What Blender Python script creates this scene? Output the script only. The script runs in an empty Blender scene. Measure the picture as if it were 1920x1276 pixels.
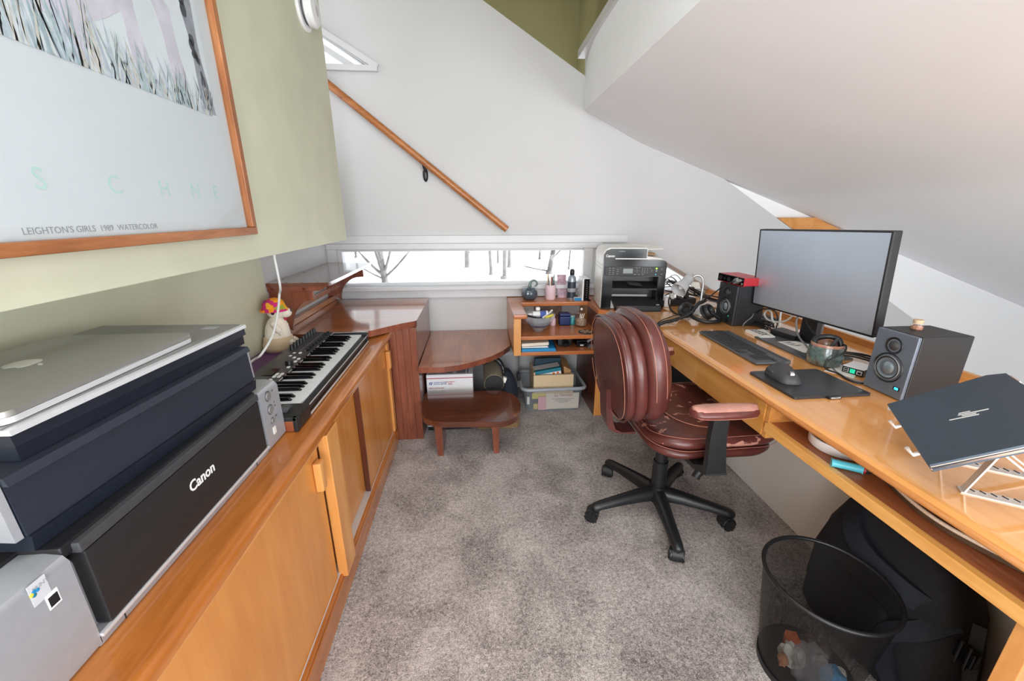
import bpy, bmesh, math, random
from mathutils import Matrix, Vector
random.seed(7)
PI = math.pi
R = math.radians
SC = bpy.context.scene
COL = SC.collection

# ---------------------------------------------------------------- materials
def lin(c):
    def f(v):
        v /= 255.0
        return v / 12.92 if v <= 0.04045 else ((v + 0.055) / 1.055) ** 2.4
    return (f(c[0]), f(c[1]), f(c[2]), 1.0)

def newmat(name):
    m = bpy.data.materials.new(name)
    m.use_nodes = True
    nt = m.node_tree
    p = nt.nodes['Principled BSDF']
    return m, nt, p

def N(nt, kind, **kw):
    n = nt.nodes.new(kind)
    for k, v in kw.items():
        setattr(n, k, v)
    return n

def coords(nt, scale=(1, 1, 1), rot=(0, 0, 0)):
    tc = N(nt, 'ShaderNodeTexCoord')
    mp = N(nt, 'ShaderNodeMapping')
    mp.inputs['Scale'].default_value = scale
    mp.inputs['Rotation'].default_value = rot
    nt.links.new(tc.outputs['Object'], mp.inputs['Vector'])
    return mp.outputs['Vector']

def noise(nt, vec, scale, detail=3, rough=0.5, dist=0.0):
    n = N(nt, 'ShaderNodeTexNoise')
    n.inputs['Scale'].default_value = scale
    n.inputs['Detail'].default_value = detail
    n.inputs['Roughness'].default_value = rough
    n.inputs['Distortion'].default_value = dist
    nt.links.new(vec, n.inputs['Vector'])
    return n.outputs['Fac']

def ramp(nt, fac, stops):
    r = N(nt, 'ShaderNodeValToRGB')
    e = r.color_ramp.elements
    while len(e) < len(stops):
        e.new(0.5)
    for el, (p, c) in zip(e, stops):
        el.position = p
        el.color = c
    nt.links.new(fac, r.inputs['Fac'])
    return r.outputs['Color']

def bump(nt, p, h, strength=0.2, dist=0.002):
    b = N(nt, 'ShaderNodeBump')
    b.inputs['Strength'].default_value = strength
    b.inputs['Distance'].default_value = dist
    nt.links.new(h, b.inputs['Height'])
    nt.links.new(b.outputs['Normal'], p.inputs['Normal'])

def mat(name, c, rough=0.5, metal=0.0, var=0.06, nscale=30, bmp=0.0, bdist=0.001, coat=0.0, spec=None, sheen=0.0):
    m, nt, p = newmat(name)
    col = lin(c)
    v = coords(nt)
    f = noise(nt, v, nscale, 3)
    lo = tuple(max(0, x * (1 - var)) for x in col[:3]) + (1,)
    hi = tuple(min(1, x * (1 + var)) for x in col[:3]) + (1,)
    nt.links.new(ramp(nt, f, [(0.3, lo), (0.7, hi)]), p.inputs['Base Color'])
    p.inputs['Roughness'].default_value = rough
    p.inputs['Metallic'].default_value = metal
    p.inputs['Coat Weight'].default_value = coat
    if spec is not None:
        p.inputs['Specular IOR Level'].default_value = spec
    if sheen:
        p.inputs['Sheen Weight'].default_value = sheen
    if bmp:
        bump(nt, p, noise(nt, v, nscale * 6, 4), bmp, bdist)
    return m

def wood(name, c0, c1, c2, axis='y', scale=1.0, rough=0.3, coat=0.3, seed=0.0, figure=1.0):
    m, nt, p = newmat(name)
    tc = N(nt, 'ShaderNodeTexCoord')
    mp = N(nt, 'ShaderNodeMapping')
    s = {'x': (0.12, 1, 1), 'y': (1, 0.12, 1), 'z': (1, 1, 0.12)}[axis]
    mp.inputs['Scale'].default_value = tuple(a * scale for a in s)
    mp.inputs['Location'].default_value = (seed, seed * 1.7, seed * 0.6)
    nt.links.new(tc.outputs['Object'], mp.inputs['Vector'])
    v = mp.outputs['Vector']
    a = noise(nt, v, 9, 4, 0.55, 0.9 * figure)
    b = noise(nt, v, 60, 5, 0.6, 0.4)
    mx = N(nt, 'ShaderNodeMix')
    mx.inputs['Factor'].default_value = 0.35
    nt.links.new(a, mx.inputs[2])
    nt.links.new(b, mx.inputs[3])
    nt.links.new(ramp(nt, mx.outputs[0], [(0.30, lin(c0)), (0.5, lin(c1)), (0.72, lin(c2))]), p.inputs['Base Color'])
    p.inputs['Roughness'].default_value = rough
    p.inputs['Coat Weight'].default_value = coat
    p.inputs['Coat Roughness'].default_value = 0.08
    bump(nt, p, b, 0.05, 0.001)
    return m

def glassy(name, tint=(255, 255, 255), rough=0.02, alpha=0.9, f0=0.08):
    """clear thin glass: see-through with a surface reflection"""
    m, nt, p = newmat(name)
    nt.nodes.remove(p)
    out = nt.nodes['Material Output']
    tr = N(nt, 'ShaderNodeBsdfTransparent')
    c = lin(tint)
    tr.inputs['Color'].default_value = (c[0], c[1], c[2], 1)
    gl = N(nt, 'ShaderNodeBsdfGlossy')
    gl.inputs['Roughness'].default_value = rough
    lw = N(nt, 'ShaderNodeFresnel')
    lw.inputs['IOR'].default_value = 1.45
    ge = N(nt, 'ShaderNodeNewGeometry')
    iv = N(nt, 'ShaderNodeMath', operation='SUBTRACT')
    iv.inputs[0].default_value = 1.0
    nt.links.new(ge.outputs['Backfacing'], iv.inputs[1])
    fr = N(nt, 'ShaderNodeMath', operation='MULTIPLY')
    nt.links.new(lw.outputs[0], fr.inputs[0])
    nt.links.new(iv.outputs[0], fr.inputs[1])
    mx = N(nt, 'ShaderNodeMixShader')
    nt.links.new(fr.outputs[0], mx.inputs[0])
    nt.links.new(tr.outputs[0], mx.inputs[1])
    nt.links.new(gl.outputs[0], mx.inputs[2])
    nt.links.new(mx.outputs[0], out.inputs['Surface'])
    return m

def milky(name, c, alpha=0.5, rough=0.3):
    m, nt, p = newmat(name)
    v = coords(nt)
    nt.links.new(ramp(nt, noise(nt, v, 12), [(0.3, lin(c)), (0.8, lin(tuple(min(255, x + 10) for x in c)))]), p.inputs['Base Color'])
    p.inputs['Roughness'].default_value = rough
    p.inputs['Alpha'].default_value = alpha
    return m

def emit(name, c, s):
    m, nt, p = newmat(name)
    p.inputs['Base Color'].default_value = lin(c)
    p.inputs['Emission Color'].default_value = lin(c)
    p.inputs['Emission Strength'].default_value = s
    return m

M = {}
M['wall'] = mat('white_paint', (196, 196, 197), 0.65, 0, 0.015, 3, 0.06, 0.001)
M['wallb'] = mat('bright_white', (240, 240, 241), 0.6, 0, 0.01, 3, 0.05, 0.001)  # far wall colour, lighter than the main white
M['ceil'] = mat('ceiling_paint', (238, 240, 244), 0.75, 0, 0.015, 3, 0.05, 0.001)
M['trim'] = mat('white_trim', (202, 202, 204), 0.35, 0, 0.02, 6)
M['green'] = mat('sage_plaster', (202, 203, 180), 0.6, 0, 0.05, 5, 0.25, 0.002)
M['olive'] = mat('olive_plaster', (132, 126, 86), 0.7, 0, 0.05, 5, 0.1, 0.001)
M['honey'] = wood('honey_birch', (184, 116, 56), (208, 144, 78), (222, 164, 98), 'y', 1.0, 0.33, 0.25, 1.3)
M['honeyz'] = wood('honey_birch_upright', (180, 112, 54), (206, 140, 74), (220, 160, 94), 'z', 1.0, 0.33, 0.25, 4.1)
M['counter'] = wood('amber_counter', (142, 78, 28), (178, 106, 46), (202, 134, 66), 'y', 1.0, 0.25, 0.5, 2.3)
M['desk'] = wood('glossy_desk', (210, 140, 70), (226, 160, 92), (236, 178, 114), 'y', 0.8, 0.14, 1.0, 5.0)
M['deskedge'] = wood('desk_edge', (168, 98, 44), (198, 132, 74), (222, 164, 110), 'y', 1.5, 0.25, 0.5, 6.0)
M['cedar'] = wood('red_cedar_shelf', (112, 58, 34), (152, 88, 54), (186, 120, 74), 'y', 1.3, 0.4, 0.1, 7.7, 1.6)
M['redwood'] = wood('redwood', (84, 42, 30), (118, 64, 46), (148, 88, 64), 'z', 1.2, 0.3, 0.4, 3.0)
M['redtop'] = wood('redwood_top', (122, 60, 26), (162, 92, 42), (190, 118, 60), 'x', 1.0, 0.3, 1.0, 9.0)
M['redstep'] = wood('redwood_step', (122, 60, 26), (160, 90, 42), (190, 118, 60), 'y', 0.9, 0.3, 1.0, 17.0)
M['stool'] = wood('dark_stool_wood', (64, 32, 22), (96, 52, 36), (122, 72, 50), 'x', 1.0, 0.22, 1.0, 11.0)
M['shelfw'] = wood('shelf_wood', (150, 82, 40), (182, 108, 58), (200, 128, 76), 'x', 1.0, 0.3, 0.4, 12.0)
M['shelfd'] = wood('shelf_side_dark', (60, 28, 18), (88, 42, 26), (112, 58, 36), 'z', 1.0, 0.35, 0.3, 13.0)
M['oak'] = wood('oak_rail', (134, 78, 38), (170, 106, 58), (196, 134, 84), 'x', 1.6, 0.35, 0.2, 14.0)
M['frame'] = wood('picture_oak', (120, 70, 34), (158, 98, 56), (186, 128, 84), 'y', 2.0, 0.45, 0.1, 15.0)
M['black'] = mat('black_plastic', (24, 25, 28), 0.4, 0, 0.1, 60)
M['gloss'] = mat('gloss_black', (10, 12, 15), 0.14, 0, 0.1, 30, spec=0.3)
M['satin'] = mat('satin_black', (32, 32, 34), 0.5, 0, 0.12, 90, 0.05)
M['char'] = mat('charcoal', (58, 59, 62), 0.55, 0, 0.08, 60)
M['slate'] = mat('slate_plastic', (36, 41, 52), 0.45, 0, 0.08, 120, 0.12, 0.0005)
M['navy'] = mat('navy_plastic', (26, 31, 42), 0.35, 0, 0.08, 60)
M['silver'] = mat('silver_plastic', (168, 170, 176), 0.35, 0.35, 0.03, 60)
M['alu'] = mat('aluminium', (212, 213, 216), 0.36, 0.35, 0.02, 80)
M['chrome'] = mat('brushed_chrome', (205, 205, 205), 0.38, 1.0, 0.02, 80)
M['lid'] = mat('grey_lid', (128, 128, 126), 0.42, 0.2, 0.03, 80)
M['white'] = mat('white_plastic', (232, 232, 234), 0.35, 0, 0.02, 40)
M['offwhite'] = mat('offwhite_plastic', (222, 220, 216), 0.4, 0, 0.02, 40)
M['paper'] = mat('paper', (234, 232, 226), 0.8, 0, 0.03, 20)
M['grey'] = mat('mid_grey', (140, 141, 143), 0.5, 0, 0.05, 40)
M['dkgrey'] = mat('dark_grey', (74, 75, 78), 0.5, 0, 0.05, 40)
M['red'] = mat('red_metal', (200, 44, 56), 0.35, 0.2, 0.04, 60)
M['cable'] = mat('black_rubber', (26, 26, 28), 0.5, 0, 0.1, 90)
M['cablew'] = mat('white_rubber', (214, 214, 212), 0.45, 0, 0.03, 90)
M['cableg'] = mat('grey_rubber', (120, 120, 120), 0.45, 0, 0.05, 90)
M['glass'] = glassy('clear_glass')
M['pane'] = glassy('window_glass', (250, 252, 253))
M['ink'] = mat('white_ink', (228, 228, 228), 0.5, 0, 0.02, 60)
M['inkd'] = mat('grey_ink', (150, 152, 156), 0.5, 0, 0.02, 60)
M['teal'] = mat('teal_print', (24, 120, 140), 0.5, 0, 0.05, 40)
M['blue'] = mat('blue_card', (22, 130, 186), 0.45, 0, 0.05, 40)
M['bluep'] = mat('blue_print', (30, 66, 150), 0.5, 0, 0.05, 40)
M['redp'] = mat('red_print', (170, 40, 60), 0.5, 0, 0.05, 40)
M['pink'] = mat('pink_paper', (226, 166, 176), 0.75, 0, 0.03, 30)
M['yellow'] = mat('yellow_card', (214, 200, 70), 0.7, 0, 0.05, 30)
M['cream'] = mat('cream_card', (226, 214, 200), 0.75, 0, 0.03, 30)
M['card'] = mat('cardboard', (182, 140, 96), 0.85, 0, 0.06, 40)
M['linen'] = mat('linen_cover', (206, 184, 150), 0.9, 0, 0.10, 160, 0.25, 0.001)
M['orange'] = mat('orange_print', (224, 112, 52), 0.6, 0, 0.05, 40)
M['snow'] = mat('snow', (246, 247, 250), 0.9, 0, 0.01, 0.5)
M['bark'] = mat('pale_bark', (108, 104, 102), 0.9, 0, 0.35, 5, 0.4, 0.01)
M['led'] = emit('green_led', (150, 230, 60), 2.0)
M['ledb'] = emit('blue_led', (60, 190, 235), 2.0)
M['tealglow'] = emit('teal_glow', (30, 190, 150), 1.0)

# ---------------------------------------------------------------- mesh builder
def catmull(pts, k=8):
    P = [Vector(p) for p in pts]
    if len(P) < 3:
        return P
    out = []
    for i in range(len(P) - 1):
        a = P[i - 1] if i else P[0] * 2 - P[1]
        b, c = P[i], P[i + 1]
        d = P[i + 2] if i + 2 < len(P) else P[-1] * 2 - P[-2]
        for j in range(k):
            t = j / k
            out.append(0.5 * ((2 * b) + (c - a) * t + (2 * a - 5 * b + 4 * c - d) * t * t + (3 * b - a - 3 * c + d) * t ** 3))
    out.append(P[-1])
    return out

def rrect(w, h, r, n=6, cx=0, cy=0):
    """rounded rectangle outline, counter-clockwise"""
    pts = []
    for sx, sy, a0 in ((1, -1, -90), (1, 1, 0), (-1, 1, 90), (-1, -1, 180)):
        for i in range(n + 1):
            a = R(a0 + 90 * i / n)
            pts.append((cx + sx * (w / 2 - r) + r * math.cos(a), cy + sy * (h / 2 - r) + r * math.sin(a)))
    return pts

class B:
    def __init__(s):
        s.bm = bmesh.new()
    def take(s, t, mi=0, Mx=None):
        if Mx is not None:
            t.transform(Mx)
        for f in t.faces:
            f.material_index = mi
        me = bpy.data.meshes.new('tmp')
        t.to_mesh(me)
        t.free()
        s.bm.from_mesh(me)
        bpy.data.meshes.remove(me)
        return s
    @staticmethod
    def bev(t, w, seg=2, ang=30):
        if w <= 0:
            return
        e = [x for x in t.edges if len(x.link_faces) == 2 and x.calc_face_angle(0) > R(ang)]
        bmesh.ops.bevel(t, geom=e, offset=w, segments=seg, profile=0.5, affect='EDGES', clamp_overlap=True)
    def box(s, x0, y0, z0, x1, y1, z1, bev=0.0, mi=0, M=None, seg=2):
        t = bmesh.new()
        bmesh.ops.create_cube(t, size=1)
        for v in t.verts:
            v.co = Vector(((x0 + x1) / 2 + v.co.x * (x1 - x0), (y0 + y1) / 2 + v.co.y * (y1 - y0), (z0 + z1) / 2 + v.co.z * (z1 - z0)))
        if (x1 - x0) * (y1 - y0) * (z1 - z0) < 0:
            bmesh.ops.reverse_faces(t, faces=t.faces)
        s.bev(t, bev, seg)
        return s.take(t, mi, M)
    def prism(s, poly, z0, z1, bev=0.0, mi=0, M=None, seg=2, top=None):
        t = bmesh.new()
        a = sum(poly[i][0] * poly[(i + 1) % len(poly)][1] - poly[(i + 1) % len(poly)][0] * poly[i][1] for i in range(len(poly)))
        if a < 0:
            poly = poly[::-1]
            if top:
                top = top[::-1]
        lo = [t.verts.new((p[0], p[1], z0)) for p in poly]
        hi = [t.verts.new((p[0], p[1], z1)) for p in (top or poly)]
        t.faces.new(lo[::-1])
        t.faces.new(hi)
        n = len(poly)
        for i in range(n):
            t.faces.new((lo[i], lo[(i + 1) % n], hi[(i + 1) % n], hi[i]))
        s.bev(t, bev, seg)
        return s.take(t, mi, M)
    def hexa(s, p, bev=0.0, mi=0, M=None, seg=2):
        """eight corners: four below, four above, both counter-clockwise seen from above"""
        t = bmesh.new()
        v = [t.verts.new(q) for q in p]
        for f in ((3, 2, 1, 0), (4, 5, 6, 7), (0, 1, 5, 4), (1, 2, 6, 5), (2, 3, 7, 6), (3, 0, 4, 7)):
            t.faces.new([v[i] for i in f])
        s.bev(t, bev, seg)
        return s.take(t, mi, M)
    def poly(s, pts, mi=0, M=None):
        t = bmesh.new()
        t.faces.new([t.verts.new(p) for p in pts])
        return s.take(t, mi, M)
    def slab(s, pts, thick, mi=0, M=None, bev=0.0):
        """planar polygon given thickness along the negative of its normal"""
        P = [Vector(p) for p in pts]
        n = Vector((0, 0, 0))
        for i in range(len(P)):
            n += P[i].cross(P[(i + 1) % len(P)])
        n.normalize()
        t = bmesh.new()
        hi = [t.verts.new(p) for p in P]
        lo = [t.verts.new(p - n * thick) for p in P]
        t.faces.new(hi)
        t.faces.new(lo[::-1])
        k = len(P)
        for i in range(k):
            t.faces.new((lo[i], lo[(i + 1) % k], hi[(i + 1) % k], hi[i]))
        s.bev(t, bev, 2)
        return s.take(t, mi, M)
    def cyl(s, p0, p1, r0, r1=None, n=24, mi=0, M=None, bev=0.0, cap=True):
        r1 = r0 if r1 is None else r1
        p0, p1 = Vector(p0), Vector(p1)
        d = p1 - p0
        t = bmesh.new()
        bmesh.ops.create_cone(t, cap_ends=cap, segments=n, radius1=r0, radius2=r1, depth=d.length)
        t.transform(Matrix.Translation((p0 + p1) / 2) @ d.to_track_quat('Z', 'Y').to_matrix().to_4x4())
        s.bev(t, bev, 2, 50)
        return s.take(t, mi, M)
    def tube(s, pts, r, n=8, mi=0, M=None, k=8, closed=False, radii=None):
        P = catmull(pts, k) if k > 1 else [Vector(p) for p in pts]
        if closed:
            P = P[:-1]
        t = bmesh.new()
        rings = []
        up = Vector((0, 0, 1))
        prev = None
        L = len(P)
        for i, p in enumerate(P):
            if closed:
                d = P[(i + 1) % L] - P[i - 1]
            else:
                d = P[min(i + 1, L - 1)] - P[max(i - 1, 0)]
            if d.length < 1e-9:
                d = Vector((0, 0, 1))
            d.normalize()
            if prev is None:
                a = d.orthogonal().normalized()
            else:
                a = prev - d * prev.dot(d)
                a = a.normalized() if a.length > 1e-6 else d.orthogonal().normalized()
            prev = a
            b = d.cross(a)
            rr = radii[min(len(radii) - 1, int(round(i * (len(radii) - 1) / max(1, L - 1))))] if radii else r
            rings.append([t.verts.new(p + (a * math.cos(2 * PI * j / n) + b * math.sin(2 * PI * j / n)) * rr) for j in range(n)])
        m = L if closed else L - 1
        for i in range(m):
            A, C = rings[i], rings[(i + 1) % L]
            for j in range(n):
                t.faces.new((A[j], A[(j + 1) % n], C[(j + 1) % n], C[j]))
        if not closed:
            t.faces.new(rings[0][::-1])
            t.faces.new(rings[-1])
        return s.take(t, mi, M)
    def lathe(s, prof, n=32, mi=0, M=None, c=(0, 0, 0), lobes=0, amp=0.0):
        t = bmesh.new()
        rings = []
        for r, z in prof:
            if r < 1e-6:
                rings.append([t.verts.new((c[0], c[1], c[2] + z))])
                continue
            ring = []
            for j in range(n):
                q = r * (1 + amp * (abs(math.sin(lobes * j * PI / n)) - 0.6)) if lobes else r
                ring.append(t.verts.new((c[0] + q * math.cos(2 * PI * j / n), c[1] + q * math.sin(2 * PI * j / n), c[2] + z)))
            rings.append(ring)
        for a, b in zip(rings, rings[1:]):
            for j in range(n):
                k = (j + 1) % n
                if len(a) == 1 and len(b) == 1:
                    continue
                if len(a) == 1:
                    t.faces.new((a[0], b[k], b[j]))
                elif len(b) == 1:
                    t.faces.new((a[j], a[k], b[0]))
                else:
                    t.faces.new((a[j], a[k], b[k], b[j]))
        return s.take(t, mi, M)
    def ball(s, c, r, mi=0, M=None, u=20, v=12):
        t = bmesh.new()
        bmesh.ops.create_uvsphere(t, u_segments=u, v_segments=v, radius=1)
        if not hasattr(r, '__len__'):
            r = (r, r, r)
        for q in t.verts:
            q.co = Vector((c[0] + q.co.x * r[0], c[1] + q.co.y * r[1], c[2] + q.co.z * r[2]))
        return s.take(t, mi, M)
    def loft(s, rings, mi=0, M=None, cap=True):
        t = bmesh.new()
        rr = [[t.verts.new(p) for p in q] for q in rings]
        n = len(rr[0])
        for a, b in zip(rr, rr[1:]):
            for j in range(n):
                t.faces.new((a[j], a[(j + 1) % n], b[(j + 1) % n], b[j]))
        if cap:
            t.faces.new(rr[0][::-1])
            t.faces.new(rr[-1])
        bmesh.ops.recalc_face_normals(t, faces=t.faces)
        return s.take(t, mi, M)
    def pipe_ring(s, c, R0, r, n=40, mi=0, M=None, squash=1.0):
        pts = [(c[0] + R0 * math.cos(2 * PI * i / n), c[1] + R0 * squash * math.sin(2 * PI * i / n), c[2]) for i in range(n)]
        return s.tube(pts + [pts[0]], r, 8, mi, M, k=1, closed=True)
    def text(s, body, size, Mx, mi=0, depth=0.0006, align='CENTER', bold=0.0, shear=0.0, sx=1.0):
        cu = bpy.data.curves.new('t', 'FONT')
        cu.body = body
        cu.size = size
        cu.extrude = depth / 2
        cu.align_x = align
        cu.align_y = 'CENTER'
        cu.offset = bold
        cu.shear = shear
        cu.resolution_u = 3
        ob = bpy.data.objects.new('t', cu)
        COL.objects.link(ob)
        dg = bpy.context.evaluated_depsgraph_get()
        me = bpy.data.meshes.new_from_object(ob.evaluated_get(dg))
        bpy.data.objects.remove(ob)
        bpy.data.curves.remove(cu)
        t = bmesh.new()
        t.from_mesh(me)
        bpy.data.meshes.remove(me)
        if sx != 1.0:
            t.transform(Matrix.Diagonal((sx, 1, 1, 1)))
        return s.take(t, mi, Mx)

def frame_at(o, ex, ey):
    """matrix whose local x and y run along ex and ey, from point o"""
    ex, ey = Vector(ex).normalized(), Vector(ey).normalized()
    ez = ex.cross(ey).normalized()
    ey = ez.cross(ex)
    m = Matrix.Identity(4)
    for i in range(3):
        m[i][0], m[i][1], m[i][2], m[i][3] = ex[i], ey[i], ez[i], o[i]
    return m

# ---------------------------------------------------------------- objects
def _mesh(name, b, mats, smooth=40):
    me = bpy.data.meshes.new(name)
    bmesh.ops.remove_doubles(b.bm, verts=b.bm.verts, dist=1e-6)
    b.bm.to_mesh(me)
    b.bm.free()
    for m in (mats if isinstance(mats, (list, tuple)) else [mats]):
        me.materials.append(M[m] if isinstance(m, str) else m)
    if smooth:
        me.polygons.foreach_set('use_smooth', [True] * len(me.polygons))
        me.set_sharp_from_angle(angle=R(smooth))
    return me

def top_of(o):
    while o.parent:
        o = o.parent
    return o

def rootmat(o):
    return Matrix.Translation(o.location) @ o.rotation_euler.to_matrix().to_4x4()

def thing(name, label, cat, loc=(0, 0, 0), rotz=0.0, group=None):
    o = bpy.data.objects.new(name, None)
    o.empty_display_size = 0.05
    COL.objects.link(o)
    o.location = loc
    o.rotation_euler = (0, 0, rotz)
    o['label'] = label
    o['category'] = cat
    if group:
        o['group'] = group
    return o

def shade(o):
    m = o.modifiers.new('normals', 'WEIGHTED_NORMAL')
    m.keep_sharp = True
    m.weight = 80

def part(name, b, mats, parent, world=False, label=None, smooth=40, kind=None):
    """b in the thing's own coordinates, or in room coordinates when world"""
    me = _mesh(name, b, mats, smooth)
    if world:
        me.transform(rootmat(top_of(parent)).inverted())
    o = bpy.data.objects.new(name, me)
    COL.objects.link(o)
    o.parent = parent
    if smooth and smooth <= 40:
        shade(o)
    if label:
        o['label'] = label
    if kind:
        o['kind'] = kind
    return o

def single(name, label, cat, b, mats, loc=None, rotz=0.0, group=None, smooth=40, world=True):
    """a thing that is one mesh"""
    me = _mesh(name, b, mats, smooth)
    if loc is None:
        xs = [v.co for v in me.vertices]
        loc = ((min(v.x for v in xs) + max(v.x for v in xs)) / 2, (min(v.y for v in xs) + max(v.y for v in xs)) / 2, min(v.z for v in xs))
    o = bpy.data.objects.new(name, me)
    o.location = loc
    o.rotation_euler = (0, 0, rotz)
    if world:
        me.transform(rootmat(o).inverted())
    COL.objects.link(o)
    if smooth and smooth <= 40:
        shade(o)
    o['label'] = label
    o['category'] = cat
    if group:
        o['group'] = group
    return o

def struct(name, b, mats, parent=None, smooth=0):
    me = _mesh(name, b, mats, smooth)
    o = bpy.data.objects.new(name, me)
    COL.objects.link(o)
    if parent:
        o.parent = parent
    else:
        o['kind'] = 'structure'
    return o

def dup(root, loc, rotz=None, label=None, group=None):
    def cp(o, par):
        c = o.copy()
        COL.objects.link(c)
        if par:
            c.parent = par
        for ch in [x for x in bpy.data.objects if x.parent == o]:
            cp(ch, c)
        return c
    kids = {}
    r = cp(root, None)
    r.location = loc
    if rotz is not None:
        r.rotation_euler = (0, 0, rotz)
    if label:
        r['label'] = label
    if group:
        r['group'] = group
    return r
# ---------------------------------------------------------------- the room
from mathutils.geometry import tessellate_polygon

def carpet_mat():
    m, nt, p = newmat('grey_carpet')
    v = coords(nt)
    big = noise(nt, v, 4.5, 4, 0.6, 0.6)
    mid = noise(nt, v, 90, 4, 0.75, 0.8)
    fine = noise(nt, v, 260, 3, 0.7)
    a = N(nt, 'ShaderNodeMix'); a.inputs['Factor'].default_value = 0.5
    nt.links.new(mid, a.inputs[2]); nt.links.new(fine, a.inputs[3])
    b = N(nt, 'ShaderNodeMix'); b.inputs['Factor'].default_value = 0.24
    nt.links.new(a.outputs[0], b.inputs[2]); nt.links.new(big, b.inputs[3])
    nt.links.new(ramp(nt, b.outputs[0], [(0.38, lin((70, 63, 61))), (0.48, lin((164, 154, 151))), (0.58, lin((222, 213, 210)))]), p.inputs['Base Color'])
    p.inputs['Roughness'].default_value = 0.95
    p.inputs['Specular IOR Level'].default_value = 0.1
    p.inputs['Sheen Weight'].default_value = 0.2
    bump(nt, p, a.outputs[0], 0.9, 0.012)
    return m
M['carpet'] = carpet_mat()

struct('light_block_floor', B().box(1.33, -1.6, -0.30, 4.70, 2.80, -0.25), mat('pale_light_block', (196, 190, 182), .6))  # unseen slab added to cut light rising onto the far wall
struct('floor', B().box(-1.1, -1.6, -0.06, 1.30, 2.85, 0.0), 'carpet')

def wall_xz(outer, holes, y0, y1):
    """wall in the xz plane between y0 and y1, pierced by holes"""
    b = B()
    t = bmesh.new()
    loops = [outer] + holes
    flat = [p for l in loops for p in l]
    tris = tessellate_polygon([[Vector((p[0], p[1], 0)) for p in l] for l in loops])
    for y in (y0, y1):
        vs = [t.verts.new((p[0], y, p[1])) for p in flat]
        for a in tris:
            try:
                t.faces.new([vs[i] for i in a])
            except ValueError:
                pass
    for l in loops:
        n = len(l)
        for i in range(n):
            a, c = l[i], l[(i + 1) % n]
            t.faces.new([t.verts.new(q) for q in ((a[0], y0, a[1]), (c[0], y0, c[1]), (c[0], y1, c[1]), (a[0], y1, a[1]))])
    bmesh.ops.remove_doubles(t, verts=t.verts, dist=1e-5)
    bmesh.ops.recalc_face_normals(t, faces=t.faces)
    return b.take(t)

YA = 2.80
W1 = [(-0.885, 0.775), (0.80, 0.775), (0.80, 1.035), (-0.885, 1.035)]
W2 = [(-0.60, 2.062), (-0.60, 2.066), (-1.16, 2.395), (-1.16, 2.062)]
W3 = [(1.30, 0.715), (1.675, 0.715), (1.30, 0.912)]
roofz = lambda x: 2.411 - 0.587 * (x - 0.074)
zb = lambda x: 1.486 - 0.349 * (x - 1.631)
struct('wall_back', wall_xz([(-1.4, -0.3), (3.95, -0.3), (3.95, roofz(3.95)), (-1.4, roofz(-1.4))], [W1, W2, W3], YA, YA + 0.03), 'wall')
struct('wall_back_far', wall_xz([(-1.4, -0.3), (4.7, -0.3), (4.7, zb(4.7) + .12), (0.70, roofz(0.70)), (-1.4, roofz(-1.4))], [W1, W2, W3], YA + 0.0305, YA + 0.15), 'wallb')
struct('wall_right', B().box(1.275, -0.7, 0.0, 1.33, 2.80, 0.655), mat('knee_wall_paint', (228, 226, 224), .65, 0, .015, 3))
struct('wall_left', B().box(-0.83, -1.3, 1.107, -0.72, 2.403, 3.1), 'green')
struct('wall_left_lower', B().box(-1.06, -1.3, 0.0, -0.955, 1.912, 1.32), 'green')
struct('wall_left_corner', B().box(-1.06, 1.915, 0.0, -0.965, 2.80, 1.6), 'wall')
# sloping ceiling over the desk, with an upright cheek and a ledge at its top
def slope():
    b = B()
    t = bmesh.new()
    rows = []
    for y in (2.829, 2.78, 2.7, 2.6, 2.5, 2.35, 2.0, 1.2, 0.2, -1.6):
        k = max(0.0, 1 - (2.829 - y) / .45) ** 1.5
        x0 = .655 + .046 * k
        row = []
        for u in (0, .03, .06, .09, .12, .16, .22, .35, .6, 1):
            x = x0 + (4.7 - x0) * u
            z = zb(x) + .058 * k * max(0, 1 - (x - x0) / .38)
            row.append(t.verts.new((x, y, z)))
        rows.append(row)
    for a, c in zip(rows, rows[1:]):
        for i in range(len(a) - 1):
            t.faces.new((a[i], c[i], c[i + 1], a[i + 1]))
    lv = [t.verts.new((r[0].co.x - (.008 if i == 0 else 0), r[0].co.y, 2.15)) for i, r in enumerate(rows)]
    for i in range(len(rows) - 1):
        t.faces.new((lv[i], lv[i + 1], rows[i + 1][0], rows[i][0]))
    # back side, so that the slope is a solid slab
    top = [t.verts.new((.75, r[0].co.y, 2.15)) for r in rows]
    tr = [t.verts.new((4.7, r[0].co.y, zb(4.7) + .30)) for r in rows]
    for i in range(len(rows) - 1):
        t.faces.new((top[i], top[i + 1], lv[i + 1], lv[i]))
        t.faces.new((tr[i], tr[i + 1], top[i + 1], top[i]))
        t.faces.new((rows[i][-1], rows[i + 1][-1], tr[i + 1], tr[i]))
    bmesh.ops.recalc_face_normals(t, faces=t.faces)
    return b.take(t)
struct('ceiling', slope(), 'ceil', smooth=30)
b = B().hexa([(.640, -1.6, 2.19), (.752, -1.6, 2.19), (.752, 2.80, 2.138), (.640, 2.80, 2.138), (.640, -1.6, 2.235), (.752, -1.6, 2.235), (.752, 2.80, 2.182), (.640, 2.80, 2.182)], .004)
struct('trim_1', b, 'trim')
struct('sun_block_wall', B().box(4.66, -1.6, -0.3, 4.72, 2.95, 0.62), 'wallb')  # unseen wall added to keep the sun out at the right end
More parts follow.
